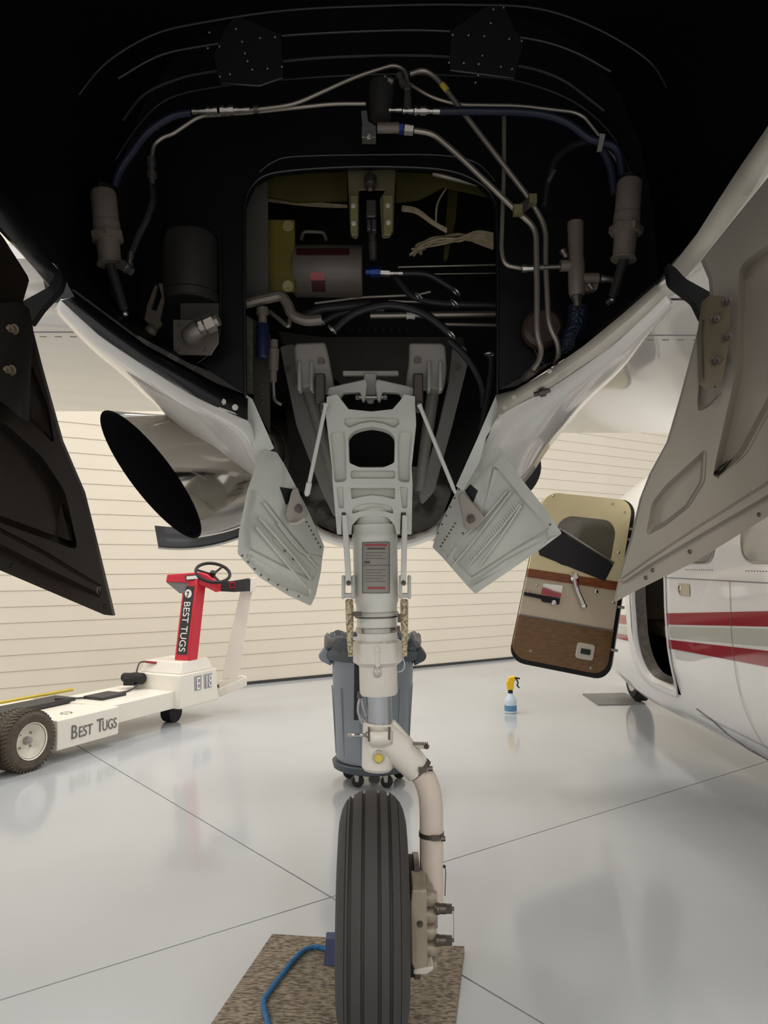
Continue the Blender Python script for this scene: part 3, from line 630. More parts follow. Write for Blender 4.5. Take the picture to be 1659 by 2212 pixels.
# --- exhaust stack left (oblique mouth), and the stub right
Em = Vector(P(327, 1028, 2.15)); mj = P(430, 1164, 2.20) - P(224, 893, 2.10); mj = mj / 2
mn = Vector((.060, -.085, .040)); mn = mn - mj * (mn.dot(mj) / mj.dot(mj))
Ec = P(600, 985, 2.42); c2a = (P(545, 1120, 2.42) - P(545, 905, 2.42)) / 2; c2b = Vector((.05, -.11, 0))
def exrow(t, k=1.0):
    c = Em.lerp(Ec, t); a = mj.lerp(c2a, t) * k; b = mn.lerp(c2b, t) * k
    c = c + Vector((0, 0, -.02 * math.sin(math.pi * t)))
    return [c + a * math.cos(2 * math.pi * i / 48) + b * math.sin(2 * math.pi * i / 48) for i in range(48)]
ex = part_empty('exhaust_stack', AP, 'large chrome exhaust stack with a slanted black mouth')
obj('stack_shell', M().grid([exrow(t / 10) for t in range(11)], True), mat('stack_chrome', (190, 184, 176), .09, metal=1.0), ex, smooth=60)
obj('mouth_lining', M().grid([exrow(-.003, 1.0), exrow(-.004, .985), exrow(.0, .975), exrow(.5, .93), exrow(.9, .85), exrow(.95, .1)], True), mat('soot', (6, 6, 8), .9, spec=.1), ex, smooth=60, label='soot black inside')
obj('exhaust_stub', M().lathe(P(1095, 1010, 2.6), P(1140, 1040, 2.5) - P(1095, 1010, 2.6), [(0, .10), (.06, .098), (.06, .09)], 30), mat('soot2', (14, 13, 13), .4), AP)
stk = M().grid([[P(335 + 10 * math.sin(k), 1140, 2.75) if False else P(335 + (530 - 335) * k / 8, 1140 + 6 * math.sin(math.pi * k / 8) - 12 * (k / 8) ** 2, 2.75), P(342 + (530 - 342) * k / 8, 1180 + 6 * math.sin(math.pi * k / 8) - 26 * (k / 8) ** 2, 2.70)] for k in range(9)])
obj('belly_strake', stk, mat('strake_grey', (74, 74, 78), .45), AP, solid=.012, label='dark grey curved strake below the exhaust')
obj('strake_edge', M().tube([P(342 + (530 - 342) * k / 8, 1183 + 6 * math.sin(math.pi * k / 8) - 26 * (k / 8) ** 2, 2.70) for k in range(9)], .005, 6), STEEL, AP)

# --- front gear doors
def linY(x0, y0, x1, y1): return lambda a, b: y0 + (y1 - y0) * (a - x0) / (x1 - x0)
YR = linY(1330, 1.50, 1900, .98); YL = linY(244, 1.50, -300, .98)
outR = [(1930, 60), (1659, 385), (1590, 470), (1521, 558), (1538, 598), (1541, 634), (1520, 686), (1504, 744), (1476, 850), (1446, 952), (1408, 1022), (1387, 1076), (1366, 1165), (1345, 1233), (1330, 1300), (1384, 1271), (1499, 1215), (1659, 1116), (1930, 945)]
pk1 = soft2([(1596, 575), (1640, 540), (1760, 470), (1780, 560), (1700, 820), (1612, 985), (1538, 1045), (1545, 1000), (1590, 800)], 22)
pk2r = [(1408, 1085), (1440, 1045), (1490, 1000), (1528, 965), (1524, 1040), (1490, 1095), (1440, 1135), (1394, 1160)]
pk2 = soft2(pk2r, 10); pk2i = soft2([(1415, 1089), (1446, 1051), (1495, 1007), (1519, 987), (1515, 1037), (1484, 1088), (1436, 1126), (1408, 1140)], 8)
pk3 = soft2([(1506, 870), (1512, 800), (1552, 838), (1560, 850), (1530, 880), (1508, 890)], 8)
lipb = [(1341, 1250), (1400, 1208), (1500, 1142), (1659, 1042), (1920, 870), (1925, 890), (1659, 1072), (1500, 1165), (1404, 1222), (1344, 1262)]
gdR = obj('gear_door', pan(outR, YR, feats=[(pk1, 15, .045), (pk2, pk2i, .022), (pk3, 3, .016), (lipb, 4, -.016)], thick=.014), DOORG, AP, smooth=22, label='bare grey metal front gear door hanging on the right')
obj('bead', pipe([(1523, 562), (1560, 600), (1540, 690), (1565, 560), (1610, 440), (1659, 390)], 1.3, 0.8), BOLTD, gdR) if False else None
obj('screw_hole', rivets([(1640, 1112), (1490, 1192), (1410, 1232), (1395, 1248)], lambda a, b: YR(a, b) - .001, .004), BOLTD, gdR)
obj('panel_seam', pipe([(1545, 640), (1562, 560), (1600, 480), (1659, 418), (1700, 380)], 1.28, 1.2, curve=True), SEAMD, gdR) if False else None
outL = [(-300, 120), (0, 508), (52, 590), (55, 600), (42, 645), (62, 700), (85, 790), (130, 950), (178, 1062), (200, 1150), (222, 1240), (244, 1330), (225, 1328), (0, 1232), (-300, 1105)]
pL1 = soft2([(-200, 1020), (-150, 900), (0, 905), (90, 985), (140, 1060), (170, 1190), (100, 1165), (-50, 1110)], 20)
lipL2 = [(-290, 1015), (0, 1140), (100, 1192), (219, 1264), (216, 1292), (100, 1236), (0, 1184), (-290, 1062)]
pL3 = soft2([(55, 780), (70, 790), (105, 880), (118, 960), (60, 905), (50, 850)], 8)
gdL = obj('gear_door', pan(outL, YL, feats=[(pL1, 14, .03), (lipL2, 9, -.022), (pL3, 5, .014)], thick=.014), DOORD, AP, smooth=22, label='front gear door hanging on the left, shade painted in as dark brown')
obj('screw_hole', rivets([(27, 1222), (144, 1280), (228, 1310)], lambda a, b: YL(a, b) - .001, .004), RUBK, gdL)
obj('door_bead', pipe([(-200, 800), (-60, 850), (0, 862), (30, 895), (56, 916)], 1.32, 1.5, curve=True), BOLTD, gdL) if False else None
# gooseneck hinges and brackets
def YRh(a, b): return YR(a, b) - .03
hg = obj('hinge_arm', plate(soft2([(1440, 566), (1458, 576), (1482, 602), (1541, 634), (1530, 664), (1519, 692), (1500, 652), (1448, 612)], 8), lambda a, b: 1.42, .02), mat('hinge_black', (9, 9, 10), .65, spec=.2), AP, bevel=.003, label='black gooseneck hinge arm on the right')
hb = obj('hinge_bracket', plate(soft2([(1532, 636), (1573, 641), (1577, 700), (1572, 760), (1560, 822), (1546, 834), (1524, 822), (1520, 720)], 5), lambda a, b: YR(a, b) - .05, .03), mat('bracket_olive', (122, 112, 92), .42, metal=.3, var=.2), AP, bevel=.003, label='olive metal hinge bracket')
bolts_each([(1543, 690), (1544, 780), (1568, 652), (1568, 728)], lambda a, b: YR(a, b) - .05, 8, .012, BOLTD, hb)
obj('edge_seal', pipe([(1519, 692), (1518, 740), (1519, 800), (1522, 824), (1546, 836)], 1.28, 2, rnd=.01), RUBK, hb)
obj('hinge_arm', plate(soft2([(128, 575), (136, 600), (128, 625), (88, 668), (64, 702), (52, 668), (46, 652), (104, 620)], 6), lambda a, b: 1.42, .02), mat('hinge_black', (9, 9, 10), .65, spec=.2), AP, bevel=.003, label='black gooseneck hinge arm on the left')
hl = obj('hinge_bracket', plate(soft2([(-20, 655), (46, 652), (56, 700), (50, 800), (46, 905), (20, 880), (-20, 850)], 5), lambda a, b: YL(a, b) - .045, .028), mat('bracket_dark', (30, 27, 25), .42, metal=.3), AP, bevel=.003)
bolts_each([(30, 712), (24, 800)], lambda a, b: YL(a, b) - .045, 9, .014, mat('bolt_bronze', (110, 98, 80), .4, metal=.6), hl)

# --- small rear gear doors
YS1 = lambda a, b: 1.98 + (a - 513) * .0009; YS2 = lambda a, b: 1.98 + (1212 - a) * .00075
o1 = [(560, 985), (572, 972), (598, 977), (614, 1003), (640, 1052), (668, 1108), (700, 1180), (696, 1205), (693, 1235), (682, 1285), (671, 1309), (620, 1285), (560, 1247), (513, 1196), (516, 1150), (534, 1060)]
f1 = [(soft2([(545, 1055), (562, 1064), (690, 1225), (684, 1245), (672, 1256), (536, 1186), (532, 1120)], 8), 5, .009),
      (soft2([(528, 1196), (545, 1198), (672, 1272), (670, 1292), (600, 1262), (545, 1222)], 5), 5, .006)]
sd1 = obj('gear_door', pan(soft2(o1, 4), YS1, feats=f1, thick=.010), SDOOR, AP, smooth=40, label='small grey gear door left of the leg')
for q in ([(560, 1118), (640, 1210), (672, 1252)], [(570, 1085), (620, 1150), (688, 1228)], [(600, 1130), (650, 1190), (694, 1205)], [(553, 1138), (600, 1195), (662, 1268)]):
    obj('stiffener', pipe([(a, b, YS1(a, b) - .001) for a, b in q], 2.05, 3.0, curve=True, n=6), SDOOR, sd1)
obj('doubler', plate([(588, 1166), (600, 1160), (670, 1228), (666, 1244), (655, 1240)], lambda a, b: YS1(a, b) + .004, .006), LIPM, sd1)
obj('rivet_row', rivets([(615, 1190), (633, 1208), (653, 1226)] + [(662 + k * 5, 1128 + k * 9) for k in range(7)] + [(523, 1200), (536, 1214), (550, 1229), (564, 1242), (580, 1252), (600, 1263), (620, 1274), (645, 1288)], lambda a, b: YS1(a, b) - .001, .0028), BOLTD, sd1)
obj('bracket', plate(soft2([(630, 1060), (642, 1052), (652, 1082), (664, 1112), (648, 1124), (625, 1128), (617, 1112)], 4), lambda a, b: YS1(a, b) - .02, .016), mat('bracket_pinkgrey', (168, 160, 150), .4), sd1, bevel=.003)
bolts_each([(644, 1099)], lambda a, b: YS1(a, b) - .02, 8, .008, BOLTD, sd1)
obj('cutout', plate([(604, 1052), (632, 1056), (628, 1080), (618, 1092)], lambda a, b: YS1(a, b) - .0015, .002), RUBK, sd1)
obj('bracket_foot', pipe([(627, 1132), (645, 1130), (658, 1120)], 2.06, 4), LIPM, sd1)
o2 = [(1038, 960), (1048, 944), (1058, 948), (1078, 972), (1145, 1058), (1185, 1108), (1214, 1152), (1160, 1192), (1090, 1240), (1027, 1283), (1012, 1268), (955, 1203), (934, 1182), (952, 1130), (985, 1062), (1015, 1000)]
f2 = [(soft2([(1064, 1005), (1076, 1010), (1130, 1078), (1188, 1140), (1182, 1148), (1110, 1190), (1018, 1250), (975, 1205), (1040, 1100)], 8), 5, .009),
      (soft2([(1190, 1158), (1178, 1170), (1095, 1226), (1022, 1268), (1020, 1258), (1090, 1208)], 4), 4, -.006)]
sd2 = obj('gear_door', pan(soft2(o2, 4), YS2, feats=f2, thick=.010), SDOOR, AP, smooth=40, label='small grey gear door right of the leg')
for q in ([(1104, 1062), (1060, 1120), (1010, 1185), (975, 1225)], [(1096, 1060), (1040, 1125), (1000, 1160)], [(1124, 1088), (1075, 1150), (1015, 1218)], [(1126, 1092), (1080, 1162), (1036, 1222)], [(985, 1180), (968, 1205), (958, 1190)]):
    obj('stiffener', pipe([(a, b, YS2(a, b) - .001) for a, b in q], 2.05, 2.6, curve=True, n=6), SDOOR, sd2)
for k in range(26):
    t = k / 25; a = 1118 - 105 * t; b = 1086 + 128 * t
    obj('louvre', pipe([(a - 5, b - 2, YS2(a, b) - .0025), (a + 1, b + 8, YS2(a, b) - .0025)], 2.05, 1.3, n=5), SDOOR, sd2)
obj('rivet_row', rivets([(1018 - k * 9, 1000 + k * 19) for k in range(9)] + [(952 + k * 4.5, 1180 - k * 7) for k in range(8)] + [(1188, 1133), (1000, 1152)], lambda a, b: YS2(a, b) - .001, .0028), BOLTD, sd2)
obj('bracket', plate(soft2([(990, 1070), (1000, 1062), (1046, 1114), (1034, 1136), (1014, 1148), (1004, 1140)], 4), lambda a, b: YS2(a, b) - .02, .016), mat('bracket_pinkgrey', (168, 160, 150), .4), sd2, bevel=.003)
bolts_each([(1018, 1121)], lambda a, b: YS2(a, b) - .02, 8, .008, BOLTD, sd2)
obj('cutout', plate([(1004, 1060), (1016, 1046), (1032, 1060), (1022, 1086)], lambda a, b: YS2(a, b) - .0015, .002), RUBK, sd2)
# door rods
rd = obj('door_rod', seg((704, 872), (662, 1072), 2.04, [(0, 6), (.05, 4.5), (.85, 4.5), (.86, 6.5), (.97, 6.5), (1, 3)], 12), CREAM, AP); rd2 = obj('door_rod', seg((906, 874), (984, 1066), 2.04, [(0, 6), (.05, 4.5), (.93, 4.5), (1, 3)], 12), CREAM, AP)

# ================================================================= NOSE GEAR LEG
NG = part_empty('nose_gear', AP, 'pale grey nose landing gear leg with its wheel')
# upper side beams
for poly, Y in (([(604, 748), (636, 742), (652, 800), (668, 850), (738, 1100), (722, 1118), (690, 1050), (640, 920)], 2.28), ([(978, 742), (1008, 750), (1010, 790), (975, 930), (938, 1062), (912, 1090), (905, 1070), (945, 930), (968, 830)], 2.28)):
    obj('side_beam', plate(soft2(poly, 8), Y, .05), mat('beam_grey', (138, 134, 126), .42, var=.15, scale=8), NG, bevel=.006)
for poly in (soft2([(634, 748), (640, 740), (702, 738), (708, 760), (722, 836), (700, 842), (686, 832), (650, 838), (638, 800)], 6), soft2([(884, 740), (955, 740), (963, 748), (965, 800), (960, 838), (940, 842), (920, 830), (898, 842), (876, 832), (884, 775)], 6)):
    obj('trunnion_block', plate(poly, 2.16, .08), mat('trunnion_grey', (160, 154, 146), .4, var=.12, scale=9), NG, bevel=.010)
bolts_each([(694, 781), (902, 779)], 2.16, 7, .006, BOLTD, NG); bolts_each([(622, 798), (989, 793), (636, 826)], 2.28, 6, .008, BOLTD, NG)
for x0, x1 in ((642, 650), (669, 677), (923, 931), (948, 956)):
    obj('lug', M().prism([P(x0, 778, 2.15), P(x1, 778, 2.15), P(x1, 842, 2.11), P(x0, 842, 2.11)], (0, .05, 0)), GREYG, NG, bevel=.004)
for a, b in (((662, 830), (740, 1090)), ((938, 830), (905, 1060))):
    obj('inner_tube', seg(a, b, 2.24, [(0, 14), (.5, 13), (1, 10)], 16), mat('beam_grey', (138, 134, 126), .42, var=.15, scale=8), NG)
for x in (687, 908):
    obj('pivot_block', M().box(P(x + 5 * (1 if x < 800 else -1), 842, 2.12), (.028, .04, .085)), mat('dark_steel_block', (84, 76, 70), .4, metal=.4), NG, bevel=.004)
    obj('clevis_end', M().box(P(x + (11 if x < 800 else -3), 880, 2.08), (.018, .02, .03)).ball(P(x + (14 if x < 800 else -1), 880, 2.06), .008, 8), BOLTD, NG, bevel=.003)
obj('cross_bar', M().box((P(740, 807, 2.2) + P(862, 807, 2.2)) / 2, (.162, .018, .014)), GREYG, NG, bevel=.003)
obj('cross_hook', plate([(786, 806), (813, 806), (813, 850), (806, 868), (794, 868), (786, 850)], 2.17, .03), GREYG, NG, bevel=.003)
for sx in (-1, 1):
    f = lambda x: 802 + sx * x
    obj('link_arm', plate([(f(97), 850), (f(92), 836), (f(12), 818), (f(8), 830), (f(14), 866), (f(20), 866), (f(24), 846), (f(60), 848), (f(72), 866)], 2.12, .03), GREYG, NG, bevel=.004)
obj('pivot_pin', seg((768, 858), (836, 858), 2.14, [(0, 5), (.1, 7), (.12, 5), (.88, 5), (.9, 7), (1, 5)], 12), STEEL, NG)
# the A-shaped drag link
def mir(pts, c=804): return [(2 * c - a, b) for a, b in reversed(pts)]
aout = [(706, 857), (728, 852), (736, 862), (753, 884), (802, 889), (848, 884), (864, 866), (873, 852), (896, 856), (899, 917), (889, 1010), (891, 1047), (889, 1153), (880, 1153), (877, 1106), (866, 1106), (864, 1153), (856, 1153), (852, 1134), (838, 1118), (805, 1111), (775, 1118), (760, 1134), (758, 1153), (750, 1153), (747, 1106), (738, 1106), (737, 1153), (728, 1153), (719, 1047), (717, 1008), (704, 900)]
win = soft2([(752, 945), (762, 932), (780, 925), (803, 921), (826, 925), (843, 932), (853, 945), (852, 1000), (828, 1010), (778, 1010), (754, 1000)], 6)
feats = [(soft2([(712, 932), (743, 928), (748, 950), (749, 1040), (722, 1043), (719, 1005)], 8), 5, .022),
         (soft2([(862, 928), (892, 932), (886, 1005), (886, 1043), (859, 1040), (858, 950)], 8), 5, .022),
         (soft2([(745, 902), (802, 900), (860, 902), (864, 915), (852, 925), (828, 915), (803, 911), (778, 915), (754, 925), (742, 915)], 4), 4, .016),
         (soft2([(726, 1052), (742, 1050), (744, 1098), (731, 1098)], 5), 3, .012), (soft2([(863, 1050), (882, 1052), (880, 1098), (868, 1098)], 5), 3, .012),
         (soft2([(757, 1016), (854, 1016), (854, 1034), (757, 1034)], 5), 3, .02), (soft2([(757, 1054), (854, 1054), (853, 1079), (830, 1073), (805, 1070), (782, 1073), (759, 1079)], 4), 3, .028),
         (soft2([(762, 1096), (782, 1088), (805, 1085), (828, 1088), (848, 1096), (850, 1110), (828, 1104), (805, 1101), (782, 1104), (760, 1110)], 3), 3, .012)]
obj('drag_link', pan(aout, lambda a, b: 2.05 + (1153 - b) * .00008, feats=feats, holes=[win], thick=.055), CREAM, NG, smooth=40, label='pale A-shaped casting with a window')
obj('inner_rib', plate([(757, 1038), (854, 1038), (854, 1048), (757, 1048)], 2.06, .03), CREAM, NG, bevel=.004)
# strut cylinder
def cyls(name, rows, m_, Y=2.1, n=40, **k):
    ax = lambda y: 808.5 + (y - 1110) * .0245
    a = P(ax(rows[0][0]), rows[0][0], Y); b = P(ax(rows[-1][0]), rows[-1][0], Y); L = (b - a).length; y0 = rows[0][0]; y1 = rows[-1][0]
    return obj(name, M().lathe(a, b - a, [(L * (y - y0) / (y1 - y0), r * Y / F_PX) for y, r in rows], n), m_, NG, **k)
cyls('strut_cylinder', [(1100, 36), (1120, 38), (1133, 40), (1134, 47), (1154, 48), (1156, 49), (1168, 49), (1170, 48), (1300, 47), (1306, 44), (1320, 44), (1322, 42)], CREAM)
cyls('collar', [(1322, 46), (1324, 47), (1332, 47), (1334, 43)], GREYG)
cyls('strut_sleeve', [(1334, 43), (1352, 43), (1378, 43), (1384, 42)], CREAM)
cyls('clamp_band', [(1354, 45), (1355, 46), (1364, 46), (1365, 45)], STEEL)
cyls('clamp_band', [(1330, 47.5), (1333, 47.5)], BOLTD)
cyls('lower_collar', [(1382, 46), (1386, 52), (1390, 53), (1428, 53), (1436, 42), (1438, 40.5), (1494, 40.5), (1500, 38), (1501, 28)], CREAMW)
cyls('piston', [(1495, 27), (1567, 27)], PISTON, label='bright chrome sliding piston')
# placard
pa = P(783, 1172, 2.03); W_ = lambda px, py: P(px, py, 2.037)
def curved(px0, px1, py0, py1, R=48.5, cx=812, off=1.02):
    rows = []
    for k in range(9):
        x = px0 + (px1 - px0) * k / 8; s_ = (x - cx) / R; dy = math.sqrt(1 - min(s_ * s_, .98)) * R * S(2.1) * off
        rows.append([P(x, py0, 2.1) + Vector((0, -dy, 0)), P(x, py1, 2.1) + Vector((0, -dy, 0))])
    return M().grid(rows)
pc = obj('placard', curved(783, 842, 1172, 1280), PLAC, NG, label='metal instruction placard with red and black print')
for a in ((783, 842, 1172, 1174), (783, 842, 1278, 1280), (783, 785, 1172, 1280), (840, 842, 1172, 1280), (784, 841, 1220, 1222)):
    obj('placard_line', curved(*a, off=1.03), INK, pc)
for a in ((788, 836, 1176, 1181), (795, 832, 1266, 1271)): obj('red_print', curved(*a, off=1.035), REDL, pc)
obj('print_line', curved(794, 832, 1184, 1188, off=1.035), BOLTD, pc)
for y in (1194, 1200, 1206, 1230, 1236, 1242, 1248, 1254): obj('print_line', curved(790, 834 if y % 4 else 826, y, y + 1.4, off=1.035), INK, pc)
obj('print_line', curved(788, 800, 1212, 1217, off=1.035), BOLTD, pc)
# side links, clevises, laced boots
for (t0, t1, cl, bt, bb) in ((744, 753, (738, 767), (754.5, 1294), (757, 1418)), (875, 871.5, (861, 888), (873, 1294), (874.5, 1418))):
    obj('side_link', M().prism([P(t0 - 6, 1112, 2.03), P(t0 + 6, 1112, 2.03), P(t1 + 6, 1266, 2.03), P(t1 - 6, 1266, 2.03)], (0, .03, 0)), CREAM, NG, bevel=.003)
    cx = (cl[0] + cl[1]) / 2
    obj('clevis', M().box(P(cl[0] + 4, 1268, 2.06), (.009, .035, .062)).box(P(cl[1] - 4, 1268, 2.06), (.009, .035, .062)).box(P(cx, 1286, 2.06), (.03, .03, .012)), GREYG, NG, bevel=.003)
    bolts_each([(t1, 1259)], 2.03, 4, .005, BOLTD, NG)
    obj('laced_boot', seg(bt, bb, 2.05, [(0, 6), (.03, 9), (.5, 8), (1, 5)], 12), CANVAS, NG, label='tan laced canvas boot')
obj('hose_clip', M().box(P(772, 1326, 2.03), (.022, .02, .012)), BOLTD, NG); obj('hose_clip', M().box(P(862, 1335, 2.06), (.008, .02, .022)), BOLTD, NG); obj('hose_clip', M().box(P(861, 1357, 2.06), (.008, .02, .012)), BOLTD, NG)
obj('collar_rib', M().tube([P(815, 1398, 2.035), P(816, 1440, 2.035)], .006, 8).box(P(815, 1402, 2.03), (.010, .008, .014)), CREAMW, NG)
obj('collar_rib', M().tube([P(830, 1386, 2.04), P(830, 1438, 2.045)], .003, 8), CREAMW, NG)
obj('grease_fitting', M().lathe(P(815, 1454, 2.05), TOC, [(0, .011), (.006, .011), (.007, .009), (.008, .004), (.014, .004)], 14).lathe(P(815, 1444, 2.05), TOC, [(0, .007), (.012, .006)], 8), STEEL, NG)
obj('steering_rod', M().prism([P(765, 1434, 2.14), P(778, 1434, 2.14), P(776, 1556, 2.14), P(764, 1556, 2.14)], (0, .02, 0)), RUBK, NG, bevel=.002)
for pts in ([(778, 1505), (774, 1525), (776, 1545), (792, 1562)], [(781, 1500), (784, 1525), (792, 1548)], [(776, 1548), (782, 1560), (796, 1570)]):
    obj('braided_hose', pipe(pts, 2.10, 3, curve=True), BRAID, NG)
obj('hose_end', seg((777, 1494), (777, 1508), 2.1, [(0, 5), (1, 6)], 8), BOLTD, NG)
obj('drain_tube', pipe([(870, 1420), (874, 1436), (870, 1448), (859, 1452)], 2.12, 1.4, curve=True), mat('clear_tube', (190, 205, 212), .3), NG)
# fork
ax = M().lathe(P(819, 1560, 2.1), P(815, 1660, 2.1) - P(819, 1560, 2.1), [(0, .040), (.004, .043), (.06, .043), (.118, .042), (.126, .036)], 36)
fk = obj('fork_head', ax, CREAMW, NG)
arm = M().tube([P(828, 1592, 2.10), P(862, 1618, 2.10), P(905, 1666, 2.10)], [.047, .044, .036], 28)
obj('fork_arm', arm, CREAMW, NG)
obj('fork_web', plate([(846, 1556), (854, 1560), (890, 1600), (925, 1645), (905, 1670), (850, 1650), (838, 1600)], 2.085, .03), CREAMW, NG, bevel=.008)
tb = [(900, 1660), (915, 1678), (926, 1705), (931, 1740), (932, 1790), (932, 1870), (932, 1955)]
obj('fork_leg', M().tube(catmull([P(a, b, 2.10) for a, b in tb], 6), .0315, 32), mat('fork_leg_enamel', (204, 190, 176), .33, var=.06, scale=6), NG, label='curved cream fork leg tube')
for c, d, r in ((P(905, 1662, 2.1), P(920, 1680, 2.1) - P(905, 1662, 2.1), .0365), (P(932, 1801, 2.1), Vector((0, 0, 1)), .0335)):
    d = d.normalized()
    obj('band_clamp', M().lathe(c - d * .006, d, [(0, r - .002), (0, r), (.012, r), (.012, r - .002)], 32).box(c + Vector((.008, -r - .004, .002 if r < .035 else .010)), (.022, .010, .012)).lathe(c + Vector((.022, -r - .004, .0 if r < .035 else .012)), (1, 0, 0), [(0, .007), (.012, .007)], 8), BOLTD, NG)
obj('bearing_cap', curved(801, 843, 1570, 1598, R=36, cx=818, off=1.28), CREAMW, NG, solid=.008)
obj('towing_lug', M().ring(P(772, 1588, 2.04), (0, .2, 1), .021, .0048, 24, 8).tube([P(776, 1588, 2.05), P(798, 1588, 2.05)], .004, 8).lathe(P(790, 1588, 2.05), (1, 0, 0), [(0, .008), (.012, .008)], 8), STEEL, NG)
obj('cap_bolt', M().box(P(797, 1586, 2.05), (.005, .02, .034)), BOLTD, NG, bevel=.001); obj('cap_bolt', M().box(P(841, 1584, 2.05), (.005, .02, .030)), BOLTD, NG, bevel=.001)
obj('axle_bolt', M().lathe(P(818, 1637, 2.052), (0, -1, .1), [(0, .0125), (.012, .0125), (.014, .011)], 6), GOLD, NG, smooth=20, label='gold coloured hex bolt'); obj('washer', M().lathe(P(818, 1634, 2.056), (0, -1, .1), [(0, .0165), (.003, .0165), (.004, .015)], 20), STEEL, NG)
obj('red_mark', plate([(811, 1596), (823, 1596), (818, 1605)], 2.054, .003), MARO, NG, label='small dark red arrow mark')
obj('stop_lever', plate([(892, 1604), (922, 1606), (929, 1612), (926, 1619), (905, 1618), (896, 1612)], 2.08, .012), LIPM, NG, bevel=.002); bolts_each([(921, 1613)], 2.08, 4, .006, BOLTD, NG)
for k in range(8): obj('spring_coil', M().ring(P(895 + 4 * k, 1606, 2.07), (1, 0, .1), .0035, .0012, 10, 5), BOLTD, NG)
# wheel
WC = Vector(((801.5 - 829.5) / F_PX * 1.8, 2.1, .325)); R = .307; hw = .0885
prof = []
def tr(x, r): prof.append((x, r))
gro = [-.055, -.0235, .0155, .0425]
def crown(x): return R - .0215 * (abs(x) / .066) ** 2.4
xs = [-.066]
tr(-.05, .135); tr(-.075, .145); tr(-.0875, .175); tr(-.0905, .205); tr(-.089, .232); tr(-.083, .256); tr(-.075, .273); tr(-.068, .282); tr(-.0665, .2805)
x = -.064; tr(x, crown(x))
for gx in gro:
    for xx in (gx - .012, gx - .0045): 
        if xx > prof[-1][0]: tr(xx, crown(xx))
    tr(gx - .0032, crown(gx) - .0085); tr(gx + .0032, crown(gx) - .0085); tr(gx + .0045, crown(gx))
tr(.055, crown(.055)); tr(.064, crown(.064)); tr(.0655, .2805); tr(.067, .282); tr(.075, .273); tr(.083, .256); tr(.089, .232); tr(.0905, .205); tr(.0875, .175); tr(.075, .145); tr(.05, .135)
yaw = math.radians(1.0); axd = Vector((math.cos(yaw), math.sin(yaw), 0))
ty = obj('tyre', M().lathe(WC, axd, prof, 96, cap=False), RUBBER, NG, smooth=28, label='dark ribbed tyre standing on the mat')
obj('wheel_rim', M().lathe(WC, axd, [(-.06, .15), (-.066, .142), (-.05, .125), (-.03, .05), (-.06, .03), (-.06, .0)], 40, cap=False).lathe(WC, axd, [(.06, .15), (.066, .142), (.05, .125), (.03, .05), (.06, .03), (.06, .0)], 40, cap=False).lathe(WC, axd, [(-.05, .128), (.05, .128)], 40), CREAMW, NG)
DX = .0795 + .003
obj('brake_disc', M().lathe(Vector((.078, 2.1, .322)), (1, 0, 0), [(0, .09), (0, .150), (.014, .150), (.014, .09)], 56), DISCM, NG)
obj('brake_housing', M().lathe(Vector((.060, 2.1, .322)), (1, 0, 0), [(0, .03), (0, .145), (.016, .145), (.016, .03)], 40), RUBK, NG)
obj('axle', M().cyl((-.03, 2.1, .322), (.135, 2.1, .322), .024).cyl((.135, 2.1, .322), (.14, 2.1, .322), .034), STEEL, NG)
# caliper, standing in front of the disc
obj('caliper', plate(soft2([(890, 1922), (922, 1922), (924, 2096), (896, 2100), (888, 2080), (886, 1950)], 4), 1.925, .12), CALM, NG, bevel=.004)
for k in range(5):
    y = 1940 + 36 * k
    obj('caliper_lobe', M().tube([P(918, y, 1.985), P(934, y, 1.985), P(943, y, 1.985)], [.021, .0205, .015], 18), CALM, NG)
obj('caliper_body', plate(soft2([(920, 1922), (938, 1930), (942, 2000), (940, 2080), (932, 2098), (920, 2100)], 5), 1.99, .06), CALM, NG, bevel=.006)
obj('caliper_shoe', M().prism([P(893, 2096, 1.92), P(936, 2088, 1.92), P(936, 2096, 1.92), P(922, 2106, 1.92), P(893, 2106, 1.92)], (0, .10, 0)), LIPM, NG, bevel=.003)
for y in (1963, 2031):
    obj('caliper_bolt', seg((942, y), (963, y), 1.97, [(0, 12), (.3, 12), (.35, 10.5), (1, 10.5)], 14), BOLTD, NG)
    obj('caliper_bolt', seg((963.5, y), (976, y), 1.97, [(0, 10.5), (1, 10.5)], 6), BOLTD, NG); obj('bolt_tip', seg((976, y), (981, y), 1.97, [(0, 4), (1, 4)], 8), BOLTD, NG)
obj('safety_wire', pipe([(979, 1960), (980.5, 1995), (979.5, 2030)], 1.97, .8), STEEL, NG)
obj('bleed_screw', M().hexbolt(P(907, 1996, 1.925), TOC, .006, .008), BOLTD, NG)
obj('brake_line', pipe([(959, 1868), (963, 1880), (961, 1935)], 2.06, 1.0), BOLTD, NG); obj('line_clip', M().ball(P(960, 1872, 2.06), .004, 8), RUBK, NG)

# ================================================================= THINGS ON THE FLOOR
# mat under the wheel
mc = [FL(588, 2028), FL(1003, 2055), FL(978, 2260), FL(405, 2300)]
mt = M().prism([q for q in mc], (0, 0, .016))
obj('rubber_mat', mt, MATM, label='brown ribbed rubber mat under the nose wheel', cat='mat', smooth=False)
